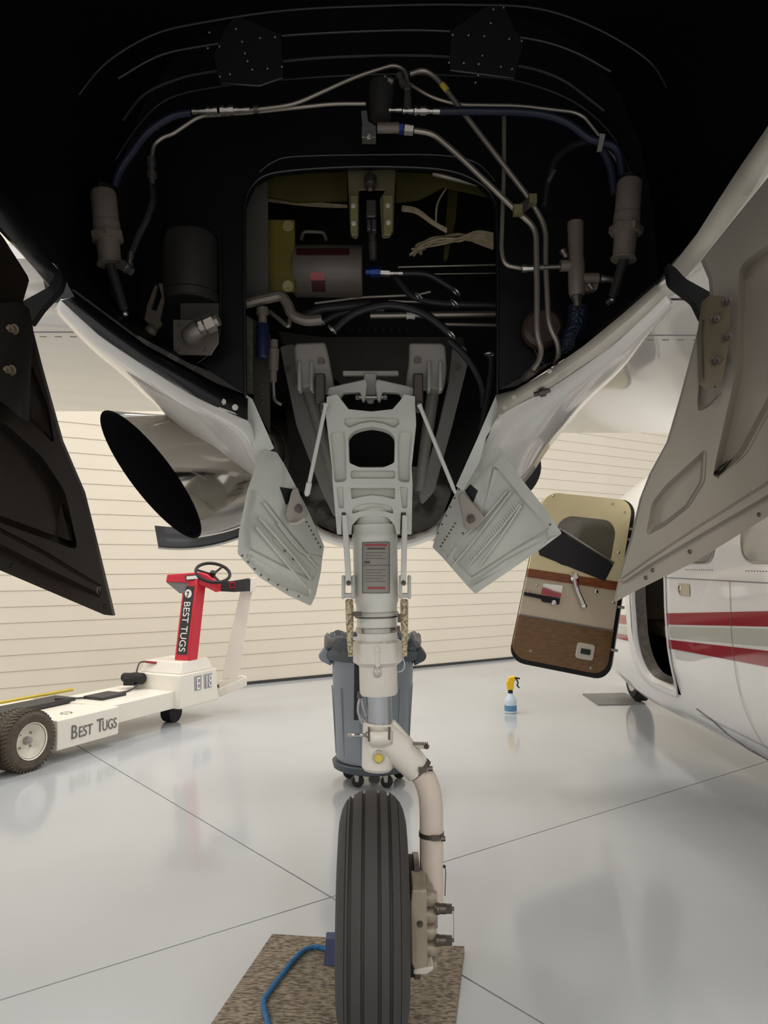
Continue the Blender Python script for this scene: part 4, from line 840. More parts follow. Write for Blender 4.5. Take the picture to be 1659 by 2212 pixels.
# fine raised rows of the mat
# chock with its rope
ck = thing('wheel_chock', 'blue wheel chock with a blue twisted rope, left behind the nose wheel', 'chock', tuple(FL(700, 2080, .016)))
c0 = P(699, 2080, 1.95)
cb = [Vector((-.155, 2.14, .016)), Vector((-.02, 2.14, .016)), Vector((-.02, 2.24, .016)), Vector((-.155, 2.24, .016))]
cb = [FL(699, 2086, .016), FL(740, 2090, .016), FL(740, 2040, .016), FL(704, 2040, .016)]
tp = [q.copy() for q in cb]; ctr = (cb[0] + cb[2]) / 2
tp = [Vector((q.x + .004, ctr.y + (q.y - ctr.y) * .35, .075)) for q in cb]
obj('chock_body', M().hexa(cb + tp), CHOCKM, ck, bevel=.003)
rp = catmull([FL(708, 2052, .028), FL(690, 2046, .026), FL(662, 2050, .026), FL(636, 2072, .026), FL(612, 2102, .026), FL(586, 2136, .026), FL(570, 2162, .026), FL(574, 2190, .026), FL(584, 2225, .026), FL(600, 2270, .026)], 14)
for s_ in range(3):
    m = M(); pts = []
    for i, p in enumerate(rp):
        t = (rp[min(i + 1, len(rp) - 1)] - rp[max(i - 1, 0)]).normalized(); a = t.cross(Vector((0, 0, 1))).normalized(); b = t.cross(a); an = i * .95 + s_ * 2 * math.pi / 3
        pts.append(p + a * math.cos(an) * .0042 + b * math.sin(an) * .0042)
    m.tube(pts, .0044, 6); obj('rope_strand', m, ROPEM, ck)

# trash can on its dolly
bx = P(805, 1500, 4.5).x; B = Vector((bx, 4.5, 0))
dl = thing('dolly', 'round grey wheeled dolly under the trash can', 'dolly', tuple(B))
obj('dolly_ring', M().lathe(B + Vector((0, 0, .078)), (0, 0, 1), [(0, .20), (.012, .225), (.045, .232), (.05, .226), (.05, .0)], 40), BIND, dl)
for an in (-125, -62, 20, 90, 160):
    a = math.radians(an); q = B + Vector((math.cos(a) * .155, math.sin(a) * .155, 0))
    cs = obj('caster', M().prism([q + Vector((-.016, -.012, .08)), q + Vector((.016, -.012, .08)), q + Vector((.012, -.012, .032)), q + Vector((-.004, -.012, .032))], (0, .003, 0)).prism([q + Vector((-.016, .016, .08)), q + Vector((.016, .016, .08)), q + Vector((.012, .016, .032)), q + Vector((-.004, .016, .032))], (0, .003, 0)).box(q + Vector((0, .003, .08)), (.04, .04, .008)), STEEL, dl)
    obj('wheel', M().lathe(q + Vector((.006, -.007, .034)), (.25, 1, 0), [(0, .02), (.001, .034), (.020, .034), (.021, .02)], 20), RUBK, cs)
can = thing('trash_can', 'grey round plastic trash can with a black bag, behind the landing gear leg', 'trash can', tuple(B + Vector((0, 0, .13))))
zt = .80
obj('can_body', M().lathe(B + Vector((0, 0, .13)), (0, 0, 1), [(0, .17), (.003, .205), (.03, .212), (zt - .24, .236), (zt - .23, .243), (zt - .13, .252)], 48).add([], []), BINM, can)
obj('can_rim', M().lathe(B + Vector((0, 0, zt - .10)), (0, 0, 1), [(0, .24), (0, .268), (.025, .275), (.065, .262), (.085, .270), (.088, .262), (.07, .24)], 48, cap=False), BIND, can)
for sx in (-1, 1):
    h = M().prism([B + Vector((sx * .235, -.08, .66)), B + Vector((sx * .30, -.07, .69)), B + Vector((sx * .312, -.07, .72)), B + Vector((sx * .255, -.08, .80))], (0, .16, 0))
    obj('can_handle', h, BIND if sx > 0 else BINM, can, bevel=.012)
for an in range(0, 360, 30): 
    a = math.radians(an + 12); q = Vector((math.cos(a), math.sin(a), 0))
    obj('can_rib', M().tube([B + q * .2125 + Vector((0, 0, .17)), B + q * .2365 + Vector((0, 0, .55))], .0035, 6), BINM, can)
rows = []
for j, (z, r) in enumerate(((.745, .272), (.76, .279), (.78, .280), (.80, .280), (.825, .276), (.835, .262), (.80, .245), (.6, .225))):
    rows.append([B + Vector((math.cos(2 * math.pi * k / 60) * (r + .004 * math.sin(k * 2.3 + j)), math.sin(2 * math.pi * k / 60) * (r + .004 * math.sin(k * 1.7 + j * 2)), z + .012 * math.sin(k * .9 + j) - (.0 if k % 60 > 0 else 0) + (.03 * math.sin(k * .37 + 1) if j < 2 else 0))) for k in range(60)])
obj('bin_bag', M().grid(rows, True), BAGM, can, smooth=70, label='glossy dark bag folded over the rim')

# spray bottle
q = FL(1103, 1540); sb = thing('spray_bottle', 'clear spray bottle with a yellow and black trigger, alone on the floor', 'bottle', tuple(q))
k_ = q.y / F_PX
obj('bottle_body', M().lathe(q, (0, 0, 1), [(0, 11 * k_), (.004, 13 * k_), (24 * k_, 13 * k_), (30 * k_, 12 * k_), (38 * k_, 6 * k_), (43 * k_, 4.2 * k_)], 24), BOTTLE, sb)
obj('bottle_label', M().lathe(q + Vector((0, 0, 5 * k_)), (0, 0, 1), [(0, 13.2 * k_), (12 * k_, 13.2 * k_)], 24, cap=False), LIQ, sb, label='pale blue printed label')
obj('neck_ring', M().lathe(q + Vector((0, 0, 42 * k_)), (0, 0, 1), [(0, 5.5 * k_), (9 * k_, 4.6 * k_)], 14), RUBK, sb)
X = lambda a, b: P(a, b, q.y - .02)
obj('trigger_head', M().prism([X(1097, 1491), X(1094, 1476), X(1100, 1463), X(1114, 1461), X(1118, 1467), X(1111, 1472), X(1109, 1491)], (0, .04, 0)), YELLOW, sb, bevel=.006)
obj('trigger', M().tube(catmull([X(1114, 1464), X(1119, 1475), X(1117, 1480), X(1122, 1486)]), .006, 8).tube([X(1112, 1464), X(1123, 1466)], .007, 8), RUBK, sb)

# ================================================================= THE TUG
u = Vector((.41, .91, 0)).normalized(); nv = Vector((u.y, -u.x, 0)); T0 = Vector((-2.04, 4.88, 0))
def T_(a, b, z): return T0 + u * a + nv * b + Vector((0, 0, z))
def tbox(a0, a1, b0, b1, z0, z1, m=None):
    m = m or M(); return m.hexa([T_(a0, b0, z0), T_(a1, b0, z0), T_(a1, b1, z0), T_(a0, b1, z0), T_(a0, b0, z1), T_(a1, b0, z1), T_(a1, b1, z1), T_(a0, b1, z1)])
TG = thing('aircraft_tug', 'white and red electric aircraft tug parked along the siding wall', 'tug', tuple(T_(.6, -.3, 0)))
obj('front_box', tbox(0, .53, -.28, 0, .075, .262), TUGW, TG, bevel=.006)
obj('front_box', tbox(-1.0, -.42, -.28, 0, .075, .262), TUGW, TG, bevel=.006)
obj('cross_frame', tbox(-1.0, .53, -.95, -.28, .10, .255), TUGW, TG, bevel=.006)
obj('rail', tbox(.5, 1.2, -.16, -.05, .135, .265), TUGW, TG, bevel=.004); obj('rail', tbox(.5, 1.25, -.62, -.50, .135, .265), TUGW, TG, bevel=.004)
obj('deck_plate', tbox(.5, 1.25, -.52, -.12, .235, .268), TUGW, TG, bevel=.003)
obj('tread_strip', tbox(-.1, .55, -.62, -.42, .262, .292), TUGK, TG, bevel=.003); obj('tread_strip', tbox(.62, .86, -.42, -.24, .268, .290), TUGK, TG, bevel=.003)
obj('pole_rod', M().cyl(T_(-.2, -.75, .29), T_(.75, -.66, .30), .012), GOLD, TG)
obj('oval_handle', M().ring(T_(.2, -.14, .263), (0, 0, 1), .035, .004, 20, 6), STEEL, TG)
hz = .47
hs = M().hexa([T_(1.17, -.46, .13), T_(1.66, -.46, .13), T_(1.66, -.0, .13), T_(1.17, -.0, .13), T_(1.17, -.46, .385), T_(1.64, -.46, .385), T_(1.64, -.01, .385), T_(1.17, -.01, .385)])
obj('motor_housing', hs, TUGW, TG, bevel=.008)
obj('housing_top', M().hexa([T_(1.22, -.44, .385), T_(1.62, -.44, .385), T_(1.62, -.03, .385), T_(1.22, -.03, .385), T_(1.26, -.42, .475), T_(1.59, -.42, .475), T_(1.59, -.06, .475), T_(1.26, -.06, .475)]), TUGW, TG, bevel=.008)
# column
def col(a, b, z): # leaning back
    return T_(a + (z - .47) * .13, b + (z - .47) * .02, z)
cm = M().hexa([col(1.34, -.20, .47), col(1.46, -.22, .47), col(1.46, -.06, .47), col(1.34, -.06, .47), col(1.34, -.20, 1.10), col(1.46, -.22, 1.10), col(1.46, -.06, 1.14), col(1.34, -.06, 1.12)])
cl = obj('steering_column', cm, TUGR, TG, bevel=.010, label='red steering column with a lettered black panel')
obj('column_panel', M().hexa([col(1.337, -.178, .52), col(1.3395, -.178, .52), col(1.3395, -.082, .52), col(1.337, -.082, .52), col(1.337, -.178, 1.06), col(1.3395, -.178, 1.06), col(1.3395, -.082, 1.06), col(1.337, -.082, 1.06)]), TUGK, cl, label='black panel')
cu_ = (col(1.33, -.13, 1.0) - col(1.33, -.13, .5)).normalized()
text('column_lettering', 'BEST TUGS', .088, col(1.334, -.160, .94), -cu_, nv, WHITEP, cl, sx=.93, label='white lettering BEST TUGS running down')
lc = col(1.333, -.13, 1.0)
obj('round_emblem', M().lathe(lc, -u, [(0, .034), (.002, .034)], 24), WHITEP, cl, label='white round emblem')
obj('emblem_bar', M().box(lc - u * .003, (.006, .006, .055), Matrix.Rotation(math.radians(24), 3, 'Y')).box(lc - u * .003 + Vector((0, 0, .008)), (.03, .004, .008), Matrix.Rotation(math.radians(24), 3, 'Y')), TUGK, cl)
Yh = 6.22
hd = obj('control_head', M().prism([P(a, b, Yh) for a, b in ((361, 1241), (432, 1236), (446, 1241), (468, 1258), (467, 1280), (452, 1272), (425, 1260), (358, 1257))], (0, .18, 0)), TUGR, TG, bevel=.006)
obj('head_underside', M().prism([P(a, b, Yh + .01) for a, b in ((358, 1257), (430, 1258), (424, 1281), (388, 1282))], (0, .16, 0)), TUGG, hd, bevel=.004)
obj('display', M().prism([P(a, b, Yh - .012) for a, b in ((400, 1243), (430, 1241), (431, 1252), (401, 1254))], (0, .012, 0)), TUGK, hd, bevel=.003)
obj('display_face', M().prism([P(a, b, Yh - .015) for a, b in ((403, 1245), (428, 1243), (428, 1250), (403, 1252))], (0, .006, 0)), WHITEP, hd)
swc = P(460, 1237, 6.3); swn = Vector((.25, -.50, .83)).normalized()
sw = obj('steering_wheel', M().ring(swc, swn, .137, .0135, 36, 8), RUBK, TG, label='black three-spoke steering wheel')
sx_ = swn.orthogonal().normalized(); sy_ = swn.cross(sx_)
for an in (20, 140, 260):
    a = math.radians(an); d = sx_ * math.cos(a) + sy_ * math.sin(a); obj('spoke', M().tube([swc + d * .13, swc - swn * .02], .010, 6), RUBK, sw)
obj('hub', M().lathe(swc - swn * .03, swn, [(0, .026), (.04, .022)], 16), RUBK, sw)
obj('stem', M().tube([swc - swn * .03, swc - swn * .12], .016, 10), RUBK, sw)
post = M().prism([P(a, b, 6.6) for a, b in ((522, 1262), (547, 1262), (512, 1466), (478, 1466))], (0, .05, 0))
obj('back_post', post, TUGW, TG, bevel=.004)
obj('knee_pad', M().prism([P(a, b, 6.5) for a, b in ((466, 1256), (500, 1255), (535, 1249), (541, 1252), (540, 1277), (505, 1279), (466, 1277))], (0, .06, 0)), TUGK, TG, bevel=.006)
obj('pad_emblem', M().ring(P(502, 1264, 6.495), (0, 1, 0), .028, .005, 4, 4), TUGR, TG)
obj('pad_end', M().prism([P(a, b, 6.5) for a, b in ((541, 1248), (551, 1248), (549, 1278), (540, 1278))], (0, .1, 0)), TUGW, TG, bevel=.003)
obj('rear_step', M().prism([P(a, b, 6.5) for a, b in ((470, 1490), (531, 1463), (531, 1482), (474, 1506))], (0, .05, 0)).prism([P(a, b, 6.6) for a, b in ((472, 1472), (520, 1460), (531, 1463), (474, 1490))], (0, .05, 0)), TUGW, TG, bevel=.003)
# winch and cord
obj('winch_motor', M().lathe(T_(1.12, -.52, .35), nv, [(0, .02), (.01, .035), (.10, .04), (.11, .045), (.2, .045), (.21, .03)], 18).box(T_(1.1, -.42, .33), (.09, .09, .06)), RUBK, TG, bevel=.004)
obj('power_cord', M().tube(catmull([T_(1.14, -.40, .40), T_(1.12, -.34, .34), T_(1.0, -.33, .28), T_(.8, -.36, .278), T_(.6, -.42, .278), T_(.4, -.46, .30)]), .007, 6).tube(catmull([T_(1.14, -.40, .40), T_(1.2, -.42, .46), T_(1.24, -.36, .462)]), .006, 6), TUGK, TG)
obj('plug', M().tube([T_(1.22, -.38, .465), T_(1.25, -.3, .458)], .009, 8), REDP, TG)
# lettering
text('side_lettering', 'B', .125, T_(.105, .003, .125), u, (0, 0, 1), INK, TG, sx=.8); text('side_lettering', 'EST', .098, T_(.168, .003, .125), u, (0, 0, 1), INK, TG, sx=.80)
text('side_lettering', 'T', .125, T_(.325, .003, .125), u, (0, 0, 1), INK, TG, sx=.8); text('side_lettering', 'UGS', .098, T_(.375, .003, .125), u, (0, 0, 1), INK, TG, sx=.72)
e18 = obj('number_plate', M().hexa([T_(1.50, -.006, .24), T_(1.605, -.006, .24), T_(1.605, -.004, .24), T_(1.50, -.004, .24), T_(1.50, -.006, .355), T_(1.605, -.006, .355), T_(1.605, -.004, .355), T_(1.50, -.004, .355)]), mat('sticker_grey', (164, 166, 172), .5), TG)
obj('number_plate', M().hexa([T_(1.37, -.006, .24), T_(1.44, -.006, .24), T_(1.44, -.004, .24), T_(1.37, -.004, .24), T_(1.37, -.006, .355), T_(1.44, -.006, .355), T_(1.44, -.004, .355), T_(1.37, -.004, .355)]), mat('sticker_grey', (164, 166, 172), .5), TG) if False else None
e18.location = u * -.03
obj('number_plate', M().hexa([T_(1.35, -.006, .24), T_(1.44, -.006, .24), T_(1.44, -.004, .24), T_(1.35, -.004, .24), T_(1.35, -.006, .355), T_(1.44, -.006, .355), T_(1.44, -.004, .355), T_(1.35, -.004, .355)]), mat('sticker_grey', (164, 166, 172), .5), TG)
text('number_letter', 'E', .135, T_(1.365, .0015, .25), u, (0, 0, 1), WHITEP, TG, sx=.8, label='white letter E'); text('number_letter', '18', .135, T_(1.475, .0015, .25), u, (0, 0, 1), WHITEP, TG, sx=.72, label='white number 18')
# wheel
wc = T_(-.21, -.05, .182)
wt = part_empty('tug_wheel', TG)
tp_ = [(-.10, .10), (-.10, .155), (-.085, .172), (-.06, .18), (.04, .18), (.062, .172), (.075, .155), (.075, .12), (.068, .10)]
obj('tyre', M().lathe(wc, nv, tp_, 48, cap=False), TYREB, wt, label='dusty lugged tyre')
lg = M()
for k in range(46):
    a = 2 * math.pi * k / 46; 
    for (o0, s0) in ((-.075, .5), (-.015, .5), (.04, -.4)):
        d = u * math.cos(a) + Vector((0, 0, 1)) * math.sin(a); t = -u * math.sin(a) + Vector((0, 0, 1)) * math.cos(a)
        Rm = Matrix((nv, t, d)).transposed(); lg.box(wc + nv * o0 + d * .178, (.05, .011, .012), Rm @ Matrix.Rotation(s0, 3, 'Z'))
lo = obj('tread_lugs', lg, TYREB, wt, smooth=False); lo['kind'] = 'stuff'
obj('wheel_rim', M().lathe(wc, nv, [(.02, .0), (.02, .03), (.012, .035), (.012, .075), (.03, .098), (.072, .104), (.076, .110), (.060, .112)], 36, cap=False), TUGW, wt)
obj('hub_nut', M().lathe(wc + nv * .02, nv, [(0, .026), (.03, .026), (.031, .014), (.045, .012)], 8), STEEL, wt); obj('lug_nut', bolts([], 1, 1), STEEL, wt) if False else None
for k in range(4):
    a = math.pi / 4 + k * math.pi / 2; obj('lug_nut', M().hexbolt(wc + nv * .012 + (u * math.cos(a) + Vector((0, 0, 1)) * math.sin(a)) * .055, nv, .007, .01), STEEL, wt)
obj('drive_wheel', M().lathe(T_(1.3, -.2, .075), nv, [(-.03, .07), (-.03, .075), (.06, .075), (.06, .05)], 24), RUBK, TG)

# ================================================================= SECOND AIRPLANE (right)
PB = thing('airplane', 'white airplane with red and grey stripes and an open cabin door, at the right', 'airplane', (2.25, 4.6, 0))
def fpar(Y):
    def L_(a, b, t): return a + (b - a) * max(0, min(1, t))
    t = (Y - 4.75) / 3.0
    if Y < 4.75: return (2.25, 1.10, .75, .84, 3.0)
    e = max(0.02, 1 - t ** 1.7) ** .6 if t < 1 else .02
    return (2.25 + .0 * t, 1.10 - .14 * t, .75 * (.25 + .75 * e) if t < 1 else .1, .85 * (.22 + .78 * e) if t < 1 else .1, 3.0 - .6 * min(t, 1))
def fx(Y, Z, off=0):
    cx, cz, hw_, hh, n_ = fpar(Y); s_ = max(0, 1 - (abs(Z - cz) / (hh)) ** n_) ** (1 / n_); return Vector((cx - hw_ * s_ - off, Y, Z))
OY0, OY1, OZ0, OZ1 = 4.14, 4.72, .545, 1.48
ys = [2.0, 2.6, 3.2, 3.6, OY0, 4.4, OY1, 4.78, 5.0, 5.3, 5.7, 6.1, 6.5, 6.9, 7.3, 7.6]
zs = [.255, .27, .30, .35, .42, .49, OZ0, .7, .85, 1.0, 1.15, 1.3, OZ1, 1.6, 1.7, 1.78, 1.85, 1.9, 1.93, 1.945]
m = M(); rows = []
for Y in ys:
    cx, cz, hw_, hh, n_ = fpar(Y); row = []
    for z in zs:
        zz = cz + (z - 1.10) / .85 * hh if Y > 4.75 else z
        row.append(fx(Y, zz))
    other = [Vector((2 * cx - p.x, p.y, p.z)) for p in reversed(row)]
    rows.append(row + other)
n = len(rows[0]); o = len(m.v); m.v += [tuple(p) for r in rows for p in r]
for i in range(len(ys) - 1):
    for k in range(n):
        k2 = (k + 1) % n
        if ys[i] >= OY0 - 1e-6 and ys[i + 1] <= OY1 + 1e-6 and k < len(zs) - 1 and zs[k] >= OZ0 - 1e-6 and zs[k + 1] <= OZ1 + 1e-6: continue
        m.f.append((i * n + k, i * n + k2, (i + 1) * n + k2, (i + 1) * n + k))
m.f.append(tuple(range(n))); m.f.append(tuple((len(ys) - 1) * n + k for k in range(n)))
obj('fuselage', m, PL2W, PB, smooth=60, label='white glossy fuselage')
def patch(y0, y1, zt0, zb0, zt1, zb1, off=.002, ny=14, nz=4, curve=None):
    rows = []
    for i in range(ny + 1):
        Y = y0 + (y1 - y0) * i / ny; t = i / ny; zt_ = zt0 + (zt1 - zt0) * t; zb = zb0 + (zb1 - zb0) * t
        rows.append([fx(Y, zb + (zt_ - zb) * j / nz, off) for j in range(nz + 1)])
    return M().grid(rows)
for nm, m_, (a, b, c, d) in (('stripe', STRR, (1.057, .997, .978, .92)), ('stripe', STRG, (.988, .921, .908, .852)), ('stripe', STRR, (.903, .84, .84, .795))):
    sl = lambda z0, z1, Y: z0 + (z1 - z0) * (Y - 3.0)
    obj(nm, patch(2.2, OY0, sl(a, c, 2.2), sl(b, d, 2.2), c, d), m_, PB, label='dark red painted stripe' if m_ is STRR else 'grey painted stripe')
    obj(nm, patch(OY1 + .05, 5.6, sl(a, c, 4.67), sl(b, d, 4.67), sl(a, c, 5.2), sl(b, d, 5.2)), m_, PB)
def seamY(Y, z0, z1, w_=.004): return patch(Y, Y + w_, z1, z0, z1, z0, .003, 1, 24)
obj('seam', seamY(3.34, .30, 1.17), SEAM, PB); obj('seam', patch(2.2, OY0, 1.172, 1.168, 1.172, 1.168, .003), SEAM, PB)
obj('seam', patch(2.2, 4.0, .46, .456, .47, .466, .003), SEAM, PB)
obj('seam', M().tube([fx(Y, Z, .002) for Y, Z in ((4.0, .50), (3.86, .47), (3.80, .42), (3.72, .36), (3.5, .33), (2.6, .31))], .003, 5), SEAM, PB)
def rrpatch(yc, zc, wy, wz, r, off, N=40):
    cen = fx(yc, zc, off); pts = []
    for i in range(N):
        a = 2 * math.pi * i / N; c_ = math.cos(a); s_ = math.sin(a); e = 2 / 4.5
        pts.append(fx(yc + wy * abs(c_) ** e * (1 if c_ > 0 else -1), zc + wz * abs(s_) ** e * (1 if s_ > 0 else -1), off))
    return cen, pts
for yc in (3.04, 3.68, 2.4):
    cen, pts = rrpatch(yc, 1.44, .19, .19, .05, .004)
    g_ = obj('window', M().add([cen] + pts, [(0, 1 + i, 1 + (i + 1) % 40) for i in range(40)]), mat('cabin_window', (150, 148, 142), .12, coat=.5), PB, label='grey cabin window')
    obj('window_frame', M().tube(pts + [pts[0]], .006, 6), STEEL, g_)
    obj('rivet_row', M().add([], []) if False else rivets([], 1), SEAM, g_) if False else None
    mr = M()
    for k in range(14): mr.ball(fx(yc - .16 + k * .024, 1.215, .001), .0028, 5)
    obj('rivet_row', mr, SEAM, g_)
obj('door_latch_plate', patch(3.78, 3.92, 1.145, 1.085, 1.145, 1.085, .004, 4, 2), mat('latch_tan', (190, 180, 158), .4), PB); obj('latch_button', M().ball(fx(3.90, 1.115, .006), .022, 10, (.3, 1, 1)), CHROME, PB)
# door surround, cabin
fr_out = []; fr_in = []
for i in range(48):
    a = 2 * math.pi * i / 48; c_ = math.cos(a); s_ = math.sin(a); e = 2 / 5.0
    cy = (OY0 + OY1) / 2; cz_ = (OZ0 + OZ1) / 2
    kx = abs(c_) ** e * (1 if c_ > 0 else -1); kz = abs(s_) ** e * (1 if s_ > 0 else -1)
    fr_out.append(fx(cy + kx * ((OY1 - OY0) / 2 + .045), cz_ + kz * ((OZ1 - OZ0) / 2 + .035), .006)); fr_in.append(fx(cy + kx * ((OY1 - OY0) / 2 - .03), cz_ + kz * ((OZ1 - OZ0) / 2 - .03), -.03))
obj('door_surround', M().grid([fr_out, fr_in], True), PL2W, PB, solid=.01)
fi2 = [p + Vector((.05, 0, 0)) for p in fr_in]
obj('door_seal', M().grid([[p + Vector((-.004, 0, 0)) for p in fr_in], [Vector((p.x + .05, 4.43 + (p.y - 4.43) * .9, 1.02 + (p.z - 1.02) * .95)) for p in fr_in]], True), mat('seal_dark', (112, 105, 94), .5, var=.4, scale=30), PB)
obj('cabin_interior', M().box((2.25, 4.2, 1.12), (1.15, 2.6, 1.15)), CABIN, PB, smooth=False, label='dark cabin seen through the doorway') if False else None
ci = M(); x0, x1, y0, y1, z0, z1 = 1.70, 2.80, 3.2, 5.75, .50, 1.65
vv = [Vector((x, y, z)) for x in (x0, x1) for y in (y0, y1) for z in (z0, z1)]
ci.add(vv, [(4, 5, 7, 6), (0, 1, 5, 4), (2, 6, 7, 3), (0, 4, 6, 2), (1, 3, 7, 5)])
obj('cabin_interior', ci, CABIN, PB, smooth=False, label='dark cabin seen through the doorway')
st = part_empty('cabin_seat', PB, 'grey-brown leather seat inside the doorway')
obj('seat_back', M().box((2.06, 5.50, 1.02), (.44, .12, .56), Matrix.Rotation(.08, 3, 'X')), SEATM, st, bevel=.04); obj('seat_cushion', M().box((2.06, 5.28, .80), (.44, .40, .10)), SEATM, st, bevel=.03)
obj('seat_base', M().box((2.06, 5.30, .64), (.38, .3, .24)), mat('seat_base_brown', (70, 58, 50), .6), st, bevel=.01)
obj('orange_strap', M().box((1.84, 5.10, 1.19), (.07, .03, .04)), ORANGE, PB, bevel=.006)
obj('door_sill', M().box((1.72, 4.43, .54), (.14, .5, .02)), TUGG, PB)
# cabin door, swung open
dc = [P(1175, 1062, 4.42), P(1372, 1082, 4.62), P(1313, 1466, 4.62), P(1100, 1424, 4.42)]
nD = ((dc[1] - dc[0]).cross(dc[3] - dc[0])).normalized()
if nD.y > 0: nD = -nD
def D(s_, t, off=0):
    return dc[0].lerp(dc[1], s_).lerp(dc[3].lerp(dc[2], s_), t) + nD * off
def rr2(s0, s1, t0, t1, r=.12, N=6, asp=.55):
    out = []
    rs = r; rt = r * asp
    for (cx, cy, a0) in ((s1 - rs, t0 + rt, -90), (s1 - rs, t1 - rt, 0), (s0 + rs, t1 - rt, 90), (s0 + rs, t0 + rt, 180)):
        for k in range(N + 1):
            a = math.radians(a0 + 90 * k / N); out.append((cx + rs * math.cos(a), cy + rt * math.sin(a)))
    return out
def dpan(loop, off, th, m=None):
    m = m or M(); return m.prism([D(s_, t, off) for s_, t in loop], -nD * th)
DR = part_empty('cabin_door', PB, 'open cabin door with cream, tan and wood lining')
obj('door_skin', dpan(rr2(.03, 1.045, -.0, 1.005, .16), -.012, .035), PL2W, DR, bevel=.004)
obj('door_seal', dpan(rr2(.0, 1.02, .0, 1.012, .16), -.002, .010), RUBK, DR)
full = rr2(.0, .97, .0, .985, .15)
def clip(loop, t0, t1):
    def cut(L_, f_, keep):
        out = []
        for i in range(len(L_)):
            a, b = L_[i - 1], L_[i]; ia, ib = keep(a), keep(b)
            if ia != ib:
                k = (f_ - a[1]) / (b[1] - a[1]); out.append((a[0] + (b[0] - a[0]) * k, f_))
            if ib: out.append(b)
        return out
    return cut(cut(loop, t0, lambda p: p[1] >= t0), t1, lambda p: p[1] <= t1)
# upper cream panel with window opening
up = clip(full, -1, .462); wl = rr2(.20, .84, .125, .415, .16)
def ringpan(outer, innr, off, th):
    cx = sum(p[0] for p in innr) / len(innr); cy = sum(p[1] for p in innr) / len(innr)
    def hit(loop, a):
        d = (math.cos(a), math.sin(a)); best = None
        for i in range(len(loop)):
            p, q_ = loop[i - 1], loop[i]; ex_, ey = q_[0] - p[0], q_[1] - p[1]; den = d[0] * ey - d[1] * ex_
            if abs(den) < 1e-12: continue
            t = ((p[0] - cx) * ey - (p[1] - cy) * ex_) / den; s2 = ((p[0] - cx) * d[1] - (p[1] - cy) * d[0]) / den
            if t > 0 and -1e-6 <= s2 <= 1 + 1e-6 and (best is None or t > best): best = t
        return (cx + d[0] * best, cy + d[1] * best)
    angs = sorted(set([round(math.atan2(p[1] - cy, p[0] - cx), 5) for p in outer + innr]))
    o_ = [hit(outer, a) for a in angs]; i_ = [hit(innr, a) for a in angs]
    return M().grid([[D(*p, off - th) for p in o_], [D(*p, off) for p in o_], [D(*p, off) for p in i_], [D(*p, off - th) for p in i_], [D(*p, off - th) for p in o_]], True)
obj('upper_lining', ringpan(up, wl, .006, .008), CREAMY, DR, smooth=30, label='cream upper lining')
obj('door_window', dpan(wl, -.001, .002), GLASSG, DR, label='grey door window')
obj('window_shade', M().prism([D(s_, t, .010) for s_, t in ((.0, .26), (.20, .215), (.86, .37), (.80, .47), (.08, .375))], -nD * .006), SHADEM, DR, label='black slanted shade over the window')
obj('shade_rod', M().tube([D(.22, .205, .012), D(.86, .362, .012)], .006, 6), STEEL, DR)
obj('wood_strip', dpan(clip(full, .462, .512), .010, .012), WOODR, DR, label='red-brown wood strip')
obj('tan_panel', dpan(clip(full, .512, .735), .006, .008), TAND, DR, label='tan middle panel')
obj('wood_panel', dpan(clip(full, .735, 2), .009, .011), WOODB, DR, label='brown wood veneer lower panel')
obj('panel_trim', M().tube([D(.0, .735, .010), D(.97, .735, .010)], .005, 6), TUGG, DR)
obj('crank_handle', M().lathe(D(.46, .475, .01), nD, [(0, .03), (.02, .027), (.025, .02)], 18).tube([D(.46, .48, .032), D(.50, .54, .034), D(.60, .625, .034)], [.018, .013, .015], 10).ball(D(.60, .625, .034), .018, 10), CHROME, DR, label='chrome crank handle')
obj('latch_plate', dpan([(.17, .535), (.37, .53), (.37, .60), (.17, .605)], .012, .006), CHROME, DR); obj('latch_lever', dpan([(.0, .60), (.36, .605), (.36, .64), (.2, .64), (.18, .625), (.0, .62)], .02, .014), RUBK, DR)
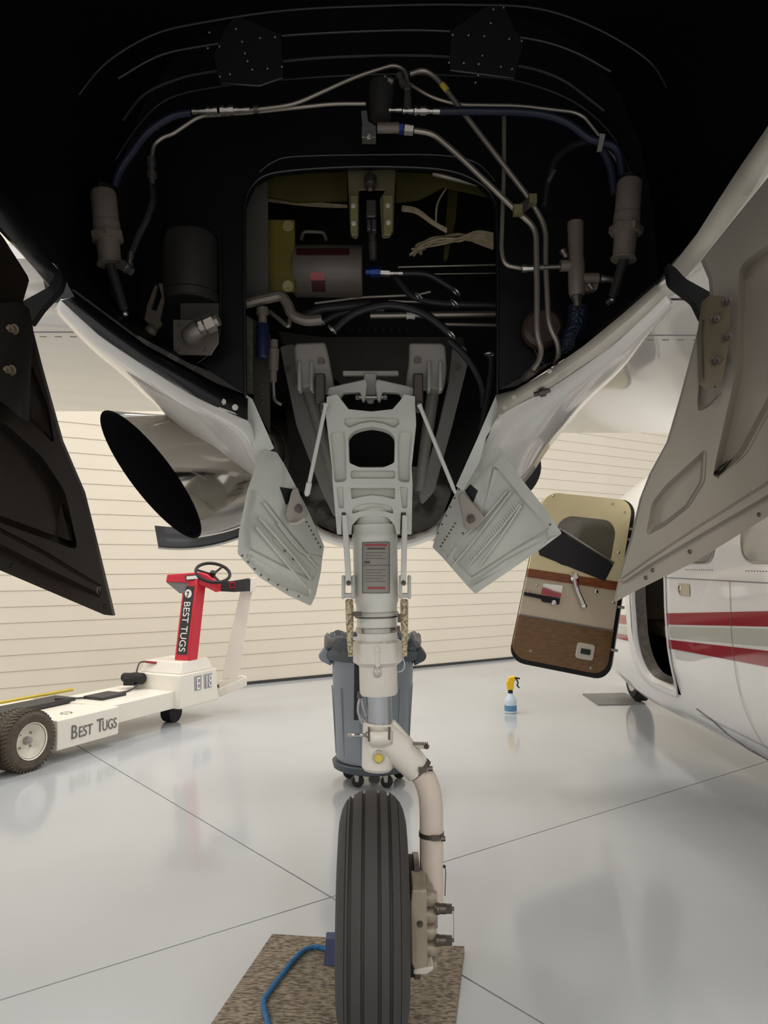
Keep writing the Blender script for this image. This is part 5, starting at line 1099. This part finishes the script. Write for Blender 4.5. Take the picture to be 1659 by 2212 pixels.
obj('pull_cup', M().ball(D(.30, .635, .02), .018, 8).ball(D(.72, .535, .01), .016, 8), CHROME, DR)
obj('ashtray', dpan(rr2(.62, .80, .83, .92, .03), .018, .010), mat('tray_cream', (206, 198, 184), .4), DR, bevel=.003); obj('tray_slot', dpan([(.66, .86), (.76, .86), (.76, .89), (.66, .89)], .021, .004), TUGK, DR)
obj('screw', M().lathe(D(.10, .02, .006), nD, [(0, .009), (.004, .006)], 8).lathe(D(.75, .03, .006), nD, [(0, .009), (.004, .006)], 8).lathe(D(.9, .07, .006), nD, [(0, .009), (.004, .006)], 8).lathe(D(.9, .3, .006), nD, [(0, .009), (.004, .006)], 8).lathe(D(.12, .55, .006), nD, [(0, .009), (.004, .006)], 8).lathe(D(.93, .58, .006), nD, [(0, .009), (.004, .006)], 8).lathe(D(.18, .93, .01), nD, [(0, .010), (.004, .007)], 8).lathe(D(.80, .96, .01), nD, [(0, .010), (.004, .007)], 8).lathe(D(.05, .60, .01), nD, [(0, .012), (.004, .009)], 8), STEEL, DR)
for t in (.16, .22, .60, .84): obj('hinge_pin', M().tube([D(.985, t, -.005), D(1.06, t, -.005)], .009, 8), LIPM, DR)
# its wheel and mat
wq = FL(1338, 1500); wq = Vector((wq.x + .06, 7.0, .226))
NB = part_empty('front_wheel', PB)
obj('tyre', M().lathe(wq + Vector((-.07, 0, -.01)), (1, 0, 0), [(0, .12), (.0, .17), (.03, .205), (.11, .205), (.14, .17), (.14, .12)], 36), RUBK, NB)
obj('wheel_rim', M().lathe(wq + Vector((-.072, 0, -.01)), (1, 0, 0), [(0, .0), (.0, .12), (.144, .12), (.144, 0)], 24), CREAMW, NB)
obj('wheel_leg', M().cyl(wq + Vector((.1, 0, 0)), wq + Vector((.1, 0, .45)), .03), CREAMW, NB)
mq = [FL(1258, 1500), FL(1350, 1498), FL(1395, 1522), FL(1292, 1524)]
obj('rubber_mat', M().prism(mq, (0, 0, .008)), mat('grey_mat', (132, 130, 126), .9, bump=.5, bscale=120), cat='mat', label='small grey mat under the far airplane wheel', smooth=False)
